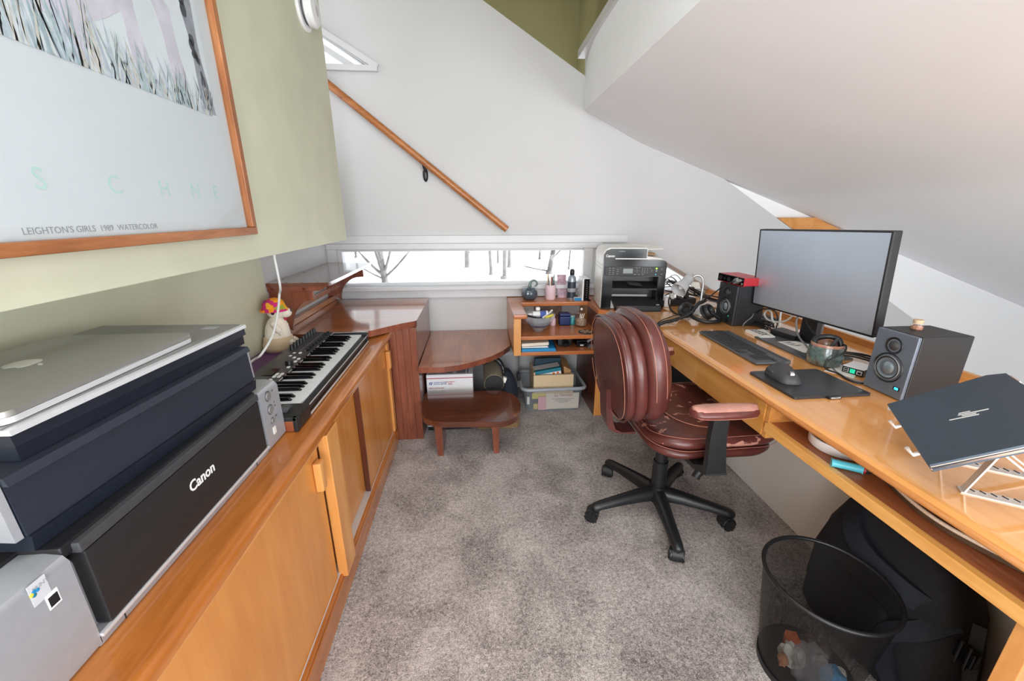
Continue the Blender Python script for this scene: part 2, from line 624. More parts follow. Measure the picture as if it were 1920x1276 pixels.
# olive recess above the roof line
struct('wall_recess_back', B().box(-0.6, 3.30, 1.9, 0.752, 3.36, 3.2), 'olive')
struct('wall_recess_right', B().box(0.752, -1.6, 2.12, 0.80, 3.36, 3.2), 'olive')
struct('recess_shade_ceiling', B().box(-1.4, -1.6, 3.2, 0.9, 3.4, 3.26), 'olive')  # unseen ceiling added to darken the recess and shut out the sun
# strip of wood trim on the far wall behind the monitor
st_ = [((2.411 - 1.133) / .587 + .074 + .004, 1.133), (2.66, 1.118), (2.47, 1.19), (2.42, 1.219), ((2.411 - 1.219) / .587 + .074 + .004, 1.219)]
struct('trim_2', B().slab([(x, 2.814, z) for x, z in st_], -.016), 'honey')

# windows
def win_empty(name):
    o = bpy.data.objects.new(name, None)
    COL.objects.link(o)
    o['kind'] = 'structure'
    return o
w = win_empty('window_1')
b = B()
b.box(-0.965, 2.765, 1.022, 0.86, 2.80, 1.058, .003)          # head
b.box(-0.965, 2.782, 1.058, 1.04, 2.80, 1.108, .003)
b.box(-0.965, 2.765, 0.775, -0.905, 2.80, 1.022, .003)        # jamb casing
b.box(-0.905, 2.775, 0.79, -0.872, 2.83, 1.022, .003)
b.box(0.735, 2.775, 0.79, 0.80, 2.83, 1.022, .003)
b.box(-0.872, 2.80, 1.005, 0.735, 2.86, 1.022, .002)
b.box(-0.872, 2.80, 0.775, 0.735, 2.86, 0.792, .002)
part('frame', b, 'trim', w)
b = B()
b.box(-0.965, 2.735, 0.752, 0.86, 2.83, 0.778, .005)
b.box(-0.965, 2.772, 0.695, 0.86, 2.80, 0.752, .003)
part('sill', b, 'trim', w)
part('pane', B().box(-0.872, 2.838, 0.79, 0.735, 2.842, 1.006), 'pane', w)
w = win_empty('window_2')
b = B()
def stick(b, p, q, wd, y0, y1, mi=0):
    p, q = Vector((p[0], 0, p[1])), Vector((q[0], 0, q[1]))
    d = (q - p).normalized()
    n = Vector((-d.z, 0, d.x)) * wd
    P = [p, q, q + n, p + n]
    return b.hexa([(P[0].x, y0, P[0].z), (P[1].x, y0, P[1].z), (P[1].x, y1, P[1].z), (P[0].x, y1, P[0].z),
                   (P[3].x, y0, P[3].z), (P[2].x, y0, P[2].z), (P[2].x, y1, P[2].z), (P[3].x, y1, P[3].z)], .002, mi)
stick(b, (-1.2, 2.036), (-0.545, 2.036), 0.03, 2.77, 2.80)
stick(b, (-0.552, 2.046), (-1.2, 2.42), -0.032, 2.78, 2.80)
stick(b, (-0.65, 2.066), (-1.2, 2.386), 0.03, 2.84, 2.87)
stick(b, (-1.2, 2.062), (-0.66, 2.062), 0.02, 2.84, 2.87)
part('frame', b, 'trim', w)
part('pane', B().slab([(-0.60, 2.885, 2.062), (-1.16, 2.885, 2.062), (-1.16, 2.885, 2.395)], .004), 'pane', w)
w = win_empty('window_3')
b = B()
stick(b, (1.685, 0.70), (1.29, 0.915), -0.025, 2.78, 2.83)
part('frame', b, mat('bare_wood_frame', (150, 132, 120), 0.5), w)
part('pane', B().slab([(1.30, 2.86, 0.715), (1.675, 2.86, 0.715), (1.30, 2.86, 0.912)], .004), 'pane', w)

# ---------------------------------------------------------------- outside
struct('ground', B().box(-40, 2.96, -1.1, 40, 70, -1.0), 'snow')
def tree(label, x, y, r, lean=(0, 0), h=5.0, branches=(), flare=1.4):
    b = B()
    pts = [(x + lean[0] * t, y + lean[1] * t, -1.02 + h * t) for t in (0, .04, .15, .4, .7, 1)]
    b.tube(pts, r, 10, radii=[r * flare, r * 1.05, r, r * .95, r * .85, r * .7])
    for (t, dx, dz, rr) in branches:
        s = (x + lean[0] * t, y, -1.02 + h * t)
        b.tube([s, (s[0] + dx * .4, y - .1, s[2] + dz * .35), (s[0] + dx, y - .2, s[2] + dz)], rr, 6, radii=[rr, rr * .8, rr * .4])
    single('tree', label, 'tree', b, 'bark', loc=(x, y, -1.02), group='bare trees in the snow outside the window')
tree('forked grey tree with many side branches, leftmost large trunk behind the window glass', -3.007, 13.63, 0.10, (-0.5, 0), 6,
     ((.05, -.9, 1.1, .05), (.06, .55, 1.5, .05), (.04, 1.2, 1.2, .04), (.08, -.3, 1.6, .10), (.03, -1.3, .9, .03), (.09, -.12, 2.0, .09)), 1.2)
tree('upright grey trunk standing alone near the middle of the window', -0.407, 17.8, 0.105, (0.1, 0), 6, ((.1, .6, .4, .02),), 1.1)
tree('slim straight trunk directly left of the thickest trunk pair seen through the window', 0.547, 15.5, 0.06, (-0.25, 0), 6)
tree('thin short-looking trunk between the slim straight trunk and the flared one', 1.014, 19.3, 0.05, (-.05, 0), 6)
tree('trunk with a flared base, lowest foot of all trunks in the window middle', 0.990, 14.54, 0.075, (0.1, 0), 6, (), 1.9)
tree('grey trunk half hidden behind the flared trunk outside the window', 1.413, 17.66, 0.075, (0.05, 0), 6)
tree('distant thin trunk between the flared trunk and the leaning trunk', 3.207, 20.7, 0.055, (0, 0), 6)
tree('leaning pale trunk rising right behind the pencil cup', 2.783, 15.6, 0.095, (1.0, 0), 6, ((.02, -1.5, .35, .03), (.1, .5, .6, .03)))
tree('very thin sapling outside behind the black spray can', 3.818, 16.75, 0.03, (.3, 0), 6, ((.05, -.5, .8, .012),))
tree('faint distant trunk at the far left end of the window', -6.3, 22.3, 0.06, (0, 0), 6, ((.1, .8, .5, .02),))
# ---------------------------------------------------------------- left side: built-in cabinets
XF = -0.467
t = thing('sliding_door_cabinet', 'long low honey wood cabinet with sliding doors along the green wall', 'cabinet', (-0.7, 1.0, 0))
b = B()
b.box(-0.95, -0.9, 0.0, -0.49, 2.10, 0.03)
b.box(-0.95, -0.9, 0.03, -0.93, 2.10, 0.625)
b.box(-0.95, 2.07, 0.03, -0.49, 2.10, 0.625)
part('body', b, 'honey', t, True)
b = B().box(-0.49, -0.9, 0.0, XF, 2.085, 0.085, .003).box(-0.53, -0.9, 0.085, XF - .004, 2.085, 0.098, .002)
part('base_rail', b, 'counter', t, True)
part('door_track', B().box(-0.512, -0.9, 0.098, XF - .013, 2.08, 0.104, .001), 'alu', t, True, 'silver metal door track')
part('top_rail', B().box(-0.505, -0.9, 0.605, XF - .004, 2.09, 0.628, .002), 'honey', t, True)
def door(y0, y1, x, hy=None):
    d = part('door', B().box(x - .018, y0, 0.104, x, y1, 0.612, .002), mat_door, t, True)
    part('edge_strip', B().box(x - .019, y0 - .008, 0.104, x + .001, y0, 0.612, .001), 'shelfd', d, True)
    if hy:
        part('handle', B().box(x, hy, 0.475, x + .024, hy + .032, 0.570, .006), 'honeyz', d, True)
mat_door = wood('birch_ply_doors', (182, 110, 46), (202, 132, 62), (212, 146, 76), 'z', 0.55, 0.3, 0.3, 21.0, 2.2)
door(-0.60, 0.42, XF - .036)
door(0.445, 1.085, XF - .014, 1.035)
door(1.10, 1.56, XF - .036)
door(1.53, 2.035, XF - .014, 2.015)
part('stile', B().box(XF - .02, 1.105, 0.086, XF + .012, 1.195, 0.62, .004), 'honeyz', t, True)
part('end_stile', B().box(XF - .03, 2.04, 0.086, XF - .004, 2.085, 0.62, .003), 'honeyz', t, True)

b = B()
prof = [(-0.952, .628), (-0.462, .628), (-0.456, .632), (-0.455, .645), (-0.458, .655), (-0.466, .661), (-0.478, .6635), (-0.952, .6635)]
b.loft([[(x, y, z) for x, z in prof] for y in (-0.9, 0.6, 2.105)])
single('countertop', 'long amber wood countertop with rounded front edge on the sliding door cabinet', 'countertop', b, 'counter')

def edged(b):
    """side faces of a board take its second, darker material"""
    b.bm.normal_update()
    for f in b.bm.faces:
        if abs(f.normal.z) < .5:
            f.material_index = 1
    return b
# corner cabinet, the highest of the steps
t = thing('corner_cabinet', 'tall reddish plank cabinet in the corner with a glossy curved top', 'cabinet', (-0.65, 2.4, 0))
top = [(-0.93, 1.93), (-0.75, 1.912), (-0.64, 1.912), (-0.57, 1.928), (-0.52, 1.957), (-0.45, 2.03), (-0.39, 2.085), (-0.333, 2.125), (-0.327, 2.14), (-0.327, 2.735), (-0.93, 2.735)]
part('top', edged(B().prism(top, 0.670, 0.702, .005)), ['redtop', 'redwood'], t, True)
for i in range(4):
    x0 = -0.475 + i * 0.036
    part('plank', B().box(x0, 2.11, 0.0, x0 + .0354, 2.128, 0.668, .0015), 'redwood', t, True)
part('side_panel', B().box(-0.349, 2.128, 0.0, -0.331, 2.735, 0.668, .001), 'redwood', t, True)
part('wall_strip', B().box(-0.963, 1.93, 0.702, -0.93, 2.74, 0.735, .005).box(-0.963, 1.93, 0.665, -0.93, 2.735, 0.702), 'counter', t, True)

# little shelf above it
t = thing('corner_shelf', 'small red-brown bracket shelf on the white wall above the corner cabinet', 'shelf', (-0.96, 2.35, 0.70))
b = B().prism([(-0.963, 1.935), (-0.695, 1.935), (-0.683, 1.96), (-0.683, 2.73), (-0.963, 2.73)], 0.926, 0.943, .003)
part('shelf_board', b, 'stool', t, True)
b = B().prism([(-0.962, .926), (-0.694, .926), (-0.727, .905), (-0.962, .903)], 0, .02, .002, 0, Matrix(((1, 0, 0, 0), (0, 0, -1, 1.958), (0, 1, 0, 0), (0, 0, 0, 1))))
part('front_apron', b, 'redwood', t, True)
def bracket(y, w0):
    prof = [(-0.962, .902), (-0.962 + w0, .902), (-0.962 + w0, .858)]
    for i in range(9):
        a = R(90 * i / 8)
        prof.append((-0.962 + w0 - .02 - (w0 - .10) * math.sin(a), .858 - .145 * (1 - math.cos(a))))
    prof += [(-0.925, .738), (-0.962, .738)]
    return B().prism(prof, 0, .018, .001, 0, Matrix(((1, 0, 0, 0), (0, 0, -1, y), (0, 1, 0, 0), (0, 0, 0, 1))))
part('bracket', bracket(1.966, .195), 'redwood', t, True)
part('bracket', bracket(2.70, .235), 'redwood', t, True)
part('back_rail', B().box(-0.963, 1.97, 0.76, -0.945, 2.69, 0.79, .003), 'redtop', t, True)
for p in [(-.955, 2.05), (-.955, 2.3), (-.955, 2.55), (-.90, 1.95), (-.83, 1.95), (-.76, 1.95)]:
    part('wood_plug', B().cyl((p[0] + .02, p[1], .9425), (p[0] + .02, p[1], .9436), .005, n=10), 'shelfd', t, True)
for x in (-.94, -.80):
    part('wood_plug', B().cyl((x, 1.9385, .915), (x, 1.9368, .915), .006, n=10), 'shelfd', t, True)

# quarter round step
t = thing('step_tread', 'wide curved glossy wooden step under the window between corner cabinet and bookshelf', 'step', (-0.05, 2.45, .42))
pts = [(-0.33, 2.795), (-0.326, 2.075), (-0.2, 2.072), (-0.112, 2.095), (-0.02, 2.15), (.068, 2.222), (.14, 2.31), (.195, 2.41), (.201, 2.48), (.201, 2.795)]
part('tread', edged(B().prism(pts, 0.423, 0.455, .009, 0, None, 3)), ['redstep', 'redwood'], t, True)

# step stool
t = thing('step_stool', 'low dark wooden stool with rounded top, the bottom step before the storage boxes', 'stool', (-0.05, 2.0, 0))
pts = [(-.315, 2.20), (-.325, 2.07), (-.315, 1.965), (-.285, 1.893), (-.235, 1.856), (-.185, 1.844), (.095, 1.822), (.14, 1.832), (.185, 1.868), (.212, 1.932), (.222, 2.005), (.213, 2.09), (.185, 2.15), (.12, 2.20)]
part('top', B().prism(pts, 0.217, 0.248, .012, 0, None, 3), 'stool', t, True)
for x in (-.232, .068):
    part('leg', B().hexa([(x, 1.925, 0), (x + .028, 1.925, 0), (x + .028, 2.13, 0), (x, 2.13, 0), (x - .012, 1.905, .217), (x + .030, 1.905, .217), (x + .030, 2.15, .217), (x - .012, 2.15, .217)], .002), 'redwood', t, True)

# handrail
t = thing('handrail', 'round wooden handrail sloping down the white wall above the window', 'handrail', (-0.3, 2.74, 1.55))
p0, p1 = Vector((-0.95, 2.735, 2.056)), Vector((0.203, 2.735, 1.148))
part('rail', B().cyl(p0, p1, .021, n=20, bev=.002), 'oak', t, True)
q = p0.lerp(p1, .553)
b = B().tube([(q.x, 2.735, q.z - .02), (q.x + .004, 2.737, q.z - .035), (q.x + .006, 2.765, q.z - .05), (q.x + .006, 2.785, q.z - .055)], .007, 8)
b.loft([[(q.x + .006 + r * math.cos(a), y, q.z - .075 + s * math.sin(a)) for a in [2 * PI * i / 16 for i in range(16)]] for r, s, y in ((.016, .04, 2.7995), (.017, .042, 2.79), (.013, .036, 2.782), (.006, .02, 2.778))])
part('bracket', b, 'black', t, True, 'black metal wall bracket')

# framed print
t = thing('framed_picture', 'large oak-framed watercolour print of animal legs in grass on the green wall', 'picture', (-0.72, 1.0, 1.19))
XP = -0.718
y0, y1, z0, z1 = 0.30, 1.392, 1.186, 2.55
fw, fd = .022, .032
for (a, c, d, e) in ((y0, z0, y1, z0 + fw), (y0, z1 - fw, y1, z1)):
    part('frame_rail', B().box(XP, a, c, XP + fd, d, e, .003), 'frame', t, True)
fu = wood('picture_oak_upright', (120, 70, 34), (154, 94, 52), (182, 124, 78), 'z', 2.0, .45, .1, 31)
for (a, d) in ((y0, y0 + fw), (y1 - fw, y1)):
    part('frame_stile', B().box(XP, a, z0 + fw, XP + fd, d, z1 - fw, .003), fu, t, True)
XQ = XP + .012
pr = part('print', B().box(XP + .002, y0 + fw - .002, z0 + fw - .002, XQ, y1 - fw + .002, z1 - fw + .002), mat('poster_paper', (214, 216, 218), 0.7, 0, 0.015, 8), t, True)
# painted field: meadow cut by a slanting lower edge, pale animals standing in it
art_bg = mat('art_field', (222, 226, 228), .8, 0, .03, 14)
cut = lambda y: 1.50 + (1.318 - y) * 0.012
b = B().slab([(XQ + .0004, y0 + .03, cut(y0)), (XQ + .0004, 1.318, cut(1.318)), (XQ + .0004, 1.31, 2.5), (XQ + .0004, y0 + .03, 2.5)], .0003)
part('painted_field', b, art_bg, pr, True)
gm = mat('art_animal', (214, 206, 216), .8, 0, .10, 22)
gd = mat('art_patch', (62, 62, 72), .8, 0, .30, 40)
def pblob(pts, lift, m, nm):
    part(nm, B().slab([(XQ + lift, y, z) for y, z in pts], .0002), m, pr, True, smooth=0)
def leg(yc, zt, zb, w0, w1, lean=0.0):
    P = []
    for i in range(9):
        u = i / 8
        P.append((yc + lean * u - (w0 + (w1 - w0) * u + .006 * math.sin(u * 9)), zt + (zb - zt) * u))
    for i in range(8, -1, -1):
        u = i / 8
        P.append((yc + lean * u + (w0 + (w1 - w0) * u + .006 * math.sin(u * 8)), zt + (zb - zt) * u))
    return P
body = [(y0 + .04, 2.45)] + [(y, 1.568 + .13 * max(0, (y - .86) / .25) ** 2 + .02 * max(0, (.80 - y) / .3)) for y in [y0 + .04 + .78 * i / 20 for i in range(21)]] + [(1.14, 2.45)]
pblob(body, .0008, gm, 'painted_body')
for yc, w0, w1, ln, zb in ((.93, .04, .03, .01, 1.52), (1.05, .030, .022, .035, 1.52), (1.165, .032, .024, .04, 1.51)):
    pblob(leg(yc, 1.80, zb, w0, w1, ln), .0006, gm, 'painted_leg')
pblob(leg(1.265, 1.84, 1.505, .024, .018, .03), .0007, mat('art_animal_grey', (150, 150, 158), .8, 0, .25, 30), 'painted_leg')
pblob([(1.16, 2.4), (1.17, 1.78), (1.19, 1.72), (1.22, 1.70), (1.25, 1.715), (1.265, 1.76), (1.27, 2.4)], .0009, mat('art_animal_pale', (226, 226, 230), .8, 0, .08, 30), 'painted_muzzle')
rg = random.Random(3)
for i in range(22):
    yc, zc_ = (rg.uniform(1.255, 1.295), rg.uniform(1.53, 1.76)) if i < 13 else (rg.uniform(1.11, 1.19), rg.uniform(1.74, 1.80))
    if i < 13: yc = 1.262 + (1.76 - zc_) * .11 + rg.uniform(-.012, .012)
    s = rg.uniform(.004, .011)
    pblob([(yc + s * (1 + .4 * rg.random()) * math.cos(a), zc_ + 1.5 * s * (1 + .4 * rg.random()) * math.sin(a)) for a in [k * PI / 4 for k in range(8)]], .0011, gd, 'painted_spot')
cols = [(172, 192, 190), (190, 200, 206), (206, 198, 186), (160, 176, 182), (212, 212, 208), (186, 192, 204)]
gms = [mat('art_grass', c, .8, 0, .15, 60) for c in cols]
gb = B()
for i in range(420):
    yy = y0 + .05 + rg.random() ** .9 * (1.255 - y0)
    zz = cut(yy)
    h = rg.uniform(.05, .13) * (1.25 if yy < 1.0 else .75)
    ln = rg.uniform(-.03, .03)
    w_ = rg.uniform(.0012, .0035)
    l = .0012 + .00004 * (i % 7)
    gb.poly([(XQ + l, yy - w_, zz), (XQ + l, yy + w_, zz), (XQ + l, yy + ln * .5 + w_ * .6, zz + h * .6), (XQ + l, yy + ln, zz + h)], i % 6)
part('painted_grass', gb, gms, pr, True, kind='stuff', smooth=0)
fy = lambda y, z: Matrix(((0, 0, 1, XQ + .0006), (1, 0, 0, y), (0, 1, 0, z), (0, 0, 0, 1)))
mint = mat('mint_ink', (190, 216, 210), .7, 0, .05, 30)
for ch, y in zip('SCHNE', (.772, .918, 1.052, 1.16, 1.245)):
    part('letter', B().text(ch, .050, fy(y, 1.302), depth=.0003), mint, pr, True)
part('caption', B().text("LEIGHTON'S GIRLS  1989  WATERCOLOR", .0155, fy(.86, 1.222), depth=.0003), 'inkd', pr, True)
part('glazing', B().box(XQ + .006, y0 + fw - .004, z0 + fw - .004, XQ + .0075, y1 - fw + .004, z1 - fw + .004), 'pane', t, True)

# smoke detector near the wall end
t = thing('smoke_detector', 'round white smoke detector on the green wall end', 'smoke detector', (-0.72, 2.13, 2.10))
MX = Matrix(((0, 0, 1, -0.72), (1, 0, 0, 2.165), (0, 1, 0, 2.085), (0, 0, 0, 1)))
part('base_plate', B().lathe([(0, 0), (.078, 0), (.08, .006), (.076, .012), (0, .012)], 40, 0, MX), 'white', t, True)
part('cover', B().lathe([(0, .02), (.056, .02), (.064, .026), (.066, .045), (.058, .056), (.03, .060), (0, .060)], 40, 0, MX), 'white', t, True)
part('vent_ring', B().lathe([(.05, .010), (.054, .010), (.054, .022), (.05, .022)], 40, 0, MX), 'dkgrey', t, True, 'dark slotted vent ring')
b = B()
for i in range(7):
    w_ = .018 - abs(i - 3) * .004
    b.box(-w_, -.004 + (i - 3) * .006, .0598, w_, -.002 + (i - 3) * .006, .0606, 0, 0, MX)
part('grille', b, 'grey', t, True)
# ---------------------------------------------------------------- machines on the left cabinet
CT = 0.6635
FX = lambda x, y, z, s=1: Matrix(((0, 0, 1, x), (1, 0, 0, y), (0, 1, 0, z), (0, 0, 0, 1)))      # text on a face looking along +x

t = thing('photo_printer', 'wide black and silver photo printer lowest in the machine stack on the left cabinet', 'printer', (-0.72, 0.735, CT))
b = B()
b.box(-0.895, 0.405, CT, -0.56, 1.050, 0.800, .006)
b.box(-0.60, 0.466, CT, -0.543, 0.958, 0.683, .003)
part('base', b, 'silver', t, True)
b = B().loft([[(x, y, z) for x, z in ((-.60, CT), (-.548, CT), (-.543, CT + .006), (-.543, .815), (-.549, .824), (-.57, .828), (-.66, .828), (-.66, CT))] for y in (.345, .470)])
part('left_cheek', b, 'silver', t, True)
b = B().loft([[(x, y, z) for x, z in ((-.60, CT), (-.548, CT), (-.541, CT + .008), (-.541, .812), (-.549, .824), (-.57, .828), (-.66, .828), (-.66, CT))] for y in (.960, .966, 1.045, 1.052)])
part('control_panel', b, 'silver', t, True)
part('cover', B().box(-0.895, 0.405, 0.800, -0.60, 1.050, 0.834, .004).box(-0.62, 0.470, 0.815, -0.549, 0.960, 0.834, .005), 'black', t, True)
b = B().box(-0.60, 0.470, 0.684, -0.575, 0.960, 0.816)
part('recess', b, 'gloss', t, True)
pn = part('front_panel', B().box(-0.575, 0.487, 0.684, -0.540, 0.950, 0.812, .003), 'satin', t, True)
part('front_lip', B().box(-0.575, 0.483, 0.813, -0.539, 0.953, 0.830, .003), 'char', t, True)
part('logo', B().text('Canon', .030, FX(-.5398, .720, .762), bold=.0006, sx=.92), 'ink', pn, True, 'white maker lettering')
part('silver_strip', B().box(-0.545, 0.470, 0.678, -0.5385, 0.958, 0.684, .001), 'alu', t, True)
part('seam', B().box(-0.545, 0.508, CT + .001, -0.5422, 0.5095, 0.683).box(-0.545, 0.897, CT + .001, -0.5422, 0.8985, 0.683), 'black', t, True)
for i, (y, z, r) in enumerate(((.996, .803, .011), (.996, .766, .011), (.996, .734, .007))):
    bt = part('button', B().cyl((-.541, y, z), (-.5375, y, z), r, n=24, bev=.001), 'lid', t, True)
    part('button_ring', B().cyl((-.541, y, z), (-.5402, y, z), r * 1.22, n=24), 'dkgrey', bt, True)
part('switch', B().box(-.541, .990, .696, -.539, 1.004, .716, .001), 'offwhite', t, True)
b = B()
for y, z, w_ in ((1.018, .808, .006), (1.018, .776, .004), (1.018, .766, .006), (1.014, .738, .009)):
    b.box(-.5412, y, z - .002, -.5405, y + w_, z + .002)
part('legend', b, 'dkgrey', t, True)
b = B().box(-.5432, .419, .795, -.5425, .440, .825, .0)
part('sticker', b, mat('sticker_silver', (196, 198, 204), .4), t, True, 'silver sticker with a coloured mark')
b = B()
for k, (y, z, mi) in enumerate(((.421, .812, 0), (.4245, .8145, 1), (.4235, .8095, 2), (.428, .813, 1))):
    b.ball((-.5425, y, z), (.0006, .0028, .0028), mi, u=10, v=6)
b.text('PRINT', .007, FX(-.5424, .432, .816), 3)
part('sticker_mark', b, ['yellow', 'blue', 'teal', 'inkd'], t, True)
b = B().box(-.5432, .431, .775, -.5423, .4465, .797, .001)
st = part('sticker', b, 'white', t, True, 'small white sticker')
part('sticker_mark', B().box(-.5424, .433, .778, -.5419, .4445, .792), 'black', st, True)

# second machine: slate fronted scanner
def rotbox(b, p0, p1, depth, za, zb, lean=0.0, bev=.003, mi=0):
    """long box: front edge p0-p1 (near, far), going back by depth; lean pulls the upper front edge back"""
    p0, p1 = Vector(p0), Vector(p1)
    d = (p1 - p0).normalized()
    n = Vector((-d.y, d.x))
    q0, q1 = p0 + n * depth, p1 + n * depth
    r0, r1 = p0 + n * lean, p1 + n * lean
    return b.hexa([(p0.x, p0.y, za), (p1.x, p1.y, za), (q1.x, q1.y, za), (q0.x, q0.y, za),
                   (r0.x, r0.y, zb), (r1.x, r1.y, zb), (q1.x, q1.y, zb), (q0.x, q0.y, zb)], bev, mi)
t = thing('document_scanner', 'slate-blue fronted flatbed scanner in the middle of the machine stack', 'scanner', (-0.72, 0.72, 0.834))
n0, n1 = (-0.576, 0.468), (-0.553, 0.975)
part('base', rotbox(B(), n0, n1, .30, .8345, .858, -.004), 'navy', t, True)
part('front_fascia', rotbox(B(), (-.5765, .468), (-.5535, .975), .10, .8585, .932, .004), 'slate', t, True)
part('front_lip', rotbox(B(), (-.5725, .467), (-.549, .976), .10, .9325, .944, .004), 'slate', t, True)
part('bed', rotbox(B(), (-.66, .47), (-.637, .975), .22, .8585, .942), 'gloss', t, True)
e = part('end_cap', rotbox(B(), (-.580, .457), (-.579, .466), .30, .858, .943, .002), 'silver', t, True, 'pale silver end cap')
part('end_cap', rotbox(B(), (-.556, .9765), (-.5557, .984), .30, .862, .943, .003), 'silver', t, True, 'pale silver end cap')

# third: scanner with grey lid
t = thing('flatbed_scanner', 'grey-lidded photo scanner with silver rim under the closed silver laptop', 'scanner', (-0.74, 0.76, 0.944))
c0, c1 = (-0.592, 0.505), (-0.572, 1.000)
part('base', rotbox(B(), c0, c1, .33, .9445, .966, 0), 'navy', t, True)
part('lid_side', rotbox(B(), (-.588, .502), (-.567, 1.004), .335, .9665, .983, .002), 'navy', t, True)
part('rim', rotbox(B(), (-.586, .501), (-.564, 1.006), .338, .9832, .9905, .001, .002), 'alu', t, True, 'silver rim')
part('lid_top', rotbox(B(), (-.598, .503), (-.576, 1.004), .32, .9906, .9925, 0, .0008), 'lid', t, True, 'grey lid')
part('badge', rotbox(B(), (-.612, .962), (-.611, .985), .03, .9926, .9930, 0, 0), 'inkd', t, True)

# closed laptop on top
t = thing('silver_laptop', 'closed silver laptop with a pale fruit emblem on the scanner stack', 'laptop', (-0.728, 0.69, 0.9925))
ol = rrect(.264, .366, .018, 8, -.728, .690)
part('base', B().prism(ol, .9935, 1.0020, .0025), 'alu', t, True)
part('lid', B().prism(ol, 1.0026, 1.0105, .0025), mat('laptop_lid', (156, 156, 152), .40, .55, .02, 60), t, True)
part('feet', B().cyl((-.62, .54, .9925), (-.62, .54, .994), .006).cyl((-.62, .84, .9925), (-.62, .84, .994), .006).cyl((-.84, .84, .9925), (-.84, .84, .994), .006).cyl((-.84, .54, .9925), (-.84, .54, .994), .006), 'black', t, True)
part('latch_notch', B().box(-.5975, .655, 1.0015, -.5957, .725, 1.0035, .0003), 'grey', t, True)
# emblem: apple outline with bite, leaf toward the front edge
ap = []
for i in range(48):
    a = 2 * PI * i / 48
    r = 1 - .10 * math.cos(2 * a + PI) * 0 - .16 * max(0, math.cos(a - PI / 2)) ** 8 - .07 * max(0, math.cos(a + PI / 2)) ** 10
    x, y = r * math.cos(a) * .95, r * math.sin(a)
    dx, dy = x - 1.12, y - .12
    dd = math.hypot(dx, dy)
    if dd < .42:
        x, y = 1.12 + dx / dd * .42, .12 + dy / dd * .42
    ap.append((x, y))
EM = Matrix(((0, 1, 0, -.757), (-1, 0, 0, .70), (0, 0, 1, 1.0106), (0, 0, 0, 1))) @ Matrix.Diagonal((.0235, .0235, 1, 1))
b = B().prism(ap, 0, .0004, 0, 0, EM)
leaf = [(0.02 + .50 * u * .55, 1.10 + .50 * u) for u in (0,)] + [(.02, 1.08), (.05, 1.32), (.2, 1.52), (.38, 1.6), (.36, 1.36), (.22, 1.16)]
b.prism(leaf[1:], 0, .0004, 0, 0, EM)
part('emblem', b, mat('emblem_grey', (196, 196, 190), .3), t, True, 'pale fruit emblem with a bite')

# ---------------------------------------------------------------- keyboard synthesiser
t = thing('music_keyboard', 'black music keyboard with white keys and knobs on the left cabinet', 'keyboard', (-0.64, 1.48, CT))
def sx(x, y):      # the instrument stands very slightly askew
    return x - (y - 1.06) * 0.012
SK = Matrix(((1, -0.012, 0, 0.0127), (0, 1, 0, 0), (0, 0, 1, 0), (0, 0, 0, 1)))
b = B()
b.box(-.775, 1.075, CT + .002, -.520, 1.895, .690, .003, 0, SK)
b.box(-.537, 1.150, .686, -.512, 1.885, .7005, .003, 0, SK)
b.box(-.775, 1.882, CT + .002, -.512, 1.900, .7115, .003, 0, SK)
part('case', b, 'black', t, True)
part('metal_edge', B().box(-.5125, 1.15, .6995, -.5095, 1.885, .7015, .0005, 0, SK).box(-.5125, 1.072, CT + .004, -.5095, 1.885, CT + .010, .0005, 0, SK).box(-.775, 1.8995, .708, -.512, 1.9015, .7125, .0005, 0, SK), 'alu', t, True)
pnl = [(-.775, CT + .01), (-.668, CT + .01), (-.668, .7125), (-.775, .7195)]
part('control_surface', B().loft([[(x, y, z) for x, z in pnl] for y in (1.072, 1.90)], 0, SK), mat('panel_grey', (66, 66, 68), .42, .1, .05, 80), t, True)
part('panel_edge', B().box(-.669, 1.072, .7115, -.6665, 1.90, .7135, .0004, 0, SK), 'alu', t, True)
wb = part('wheel_block', B().box(-.668, 1.066, CT + .004, -.507, 1.150, .7095, .004, 0, SK), 'black', t, True)
for x in (-.588, -.556):
    part('wheel', B().cyl((x - .008, 1.108, .700), (x + .008, 1.108, .700), .022, n=28, bev=.002, M=SK), 'dkgrey', wb, True)
cheek = wood('rosewood_cheek', (74, 34, 20), (128, 66, 38), (160, 92, 56), 'x', 3.0, .35, .3, 40)
part('wooden_cheek', B().box(-.775, 1.0555, CT + .002, -.520, 1.0665, .698, .002, 0, SK), cheek, t, True, 'red-brown wooden end cheek')
part('end_frame', B().box(-.5205, 1.054, CT + .002, -.5085, 1.067, .7095, .002, 0, SK).box(-.775, 1.054, .698, -.509, 1.067, .7095, .002, 0, SK), 'black', t, True)
ky0, kw = 1.153, (1.880 - 1.153) / 29
keyw = mat('white_keys', (226, 227, 230), .28, 0, .01, 60)
kb0 = None
for i in range(29):
    y = ky0 + i * kw
    if kb0 is None:
        kb0 = part('white_key', B().box(-.667, y + .0005, .688, -.537, y + kw - .0005, .7055, .0012, 0, SK), keyw, t, True)
    else:
        c = kb0.copy(); COL.objects.link(c); c.parent = t; c.location = (-.012 * i * kw, i * kw, 0)
blk = None
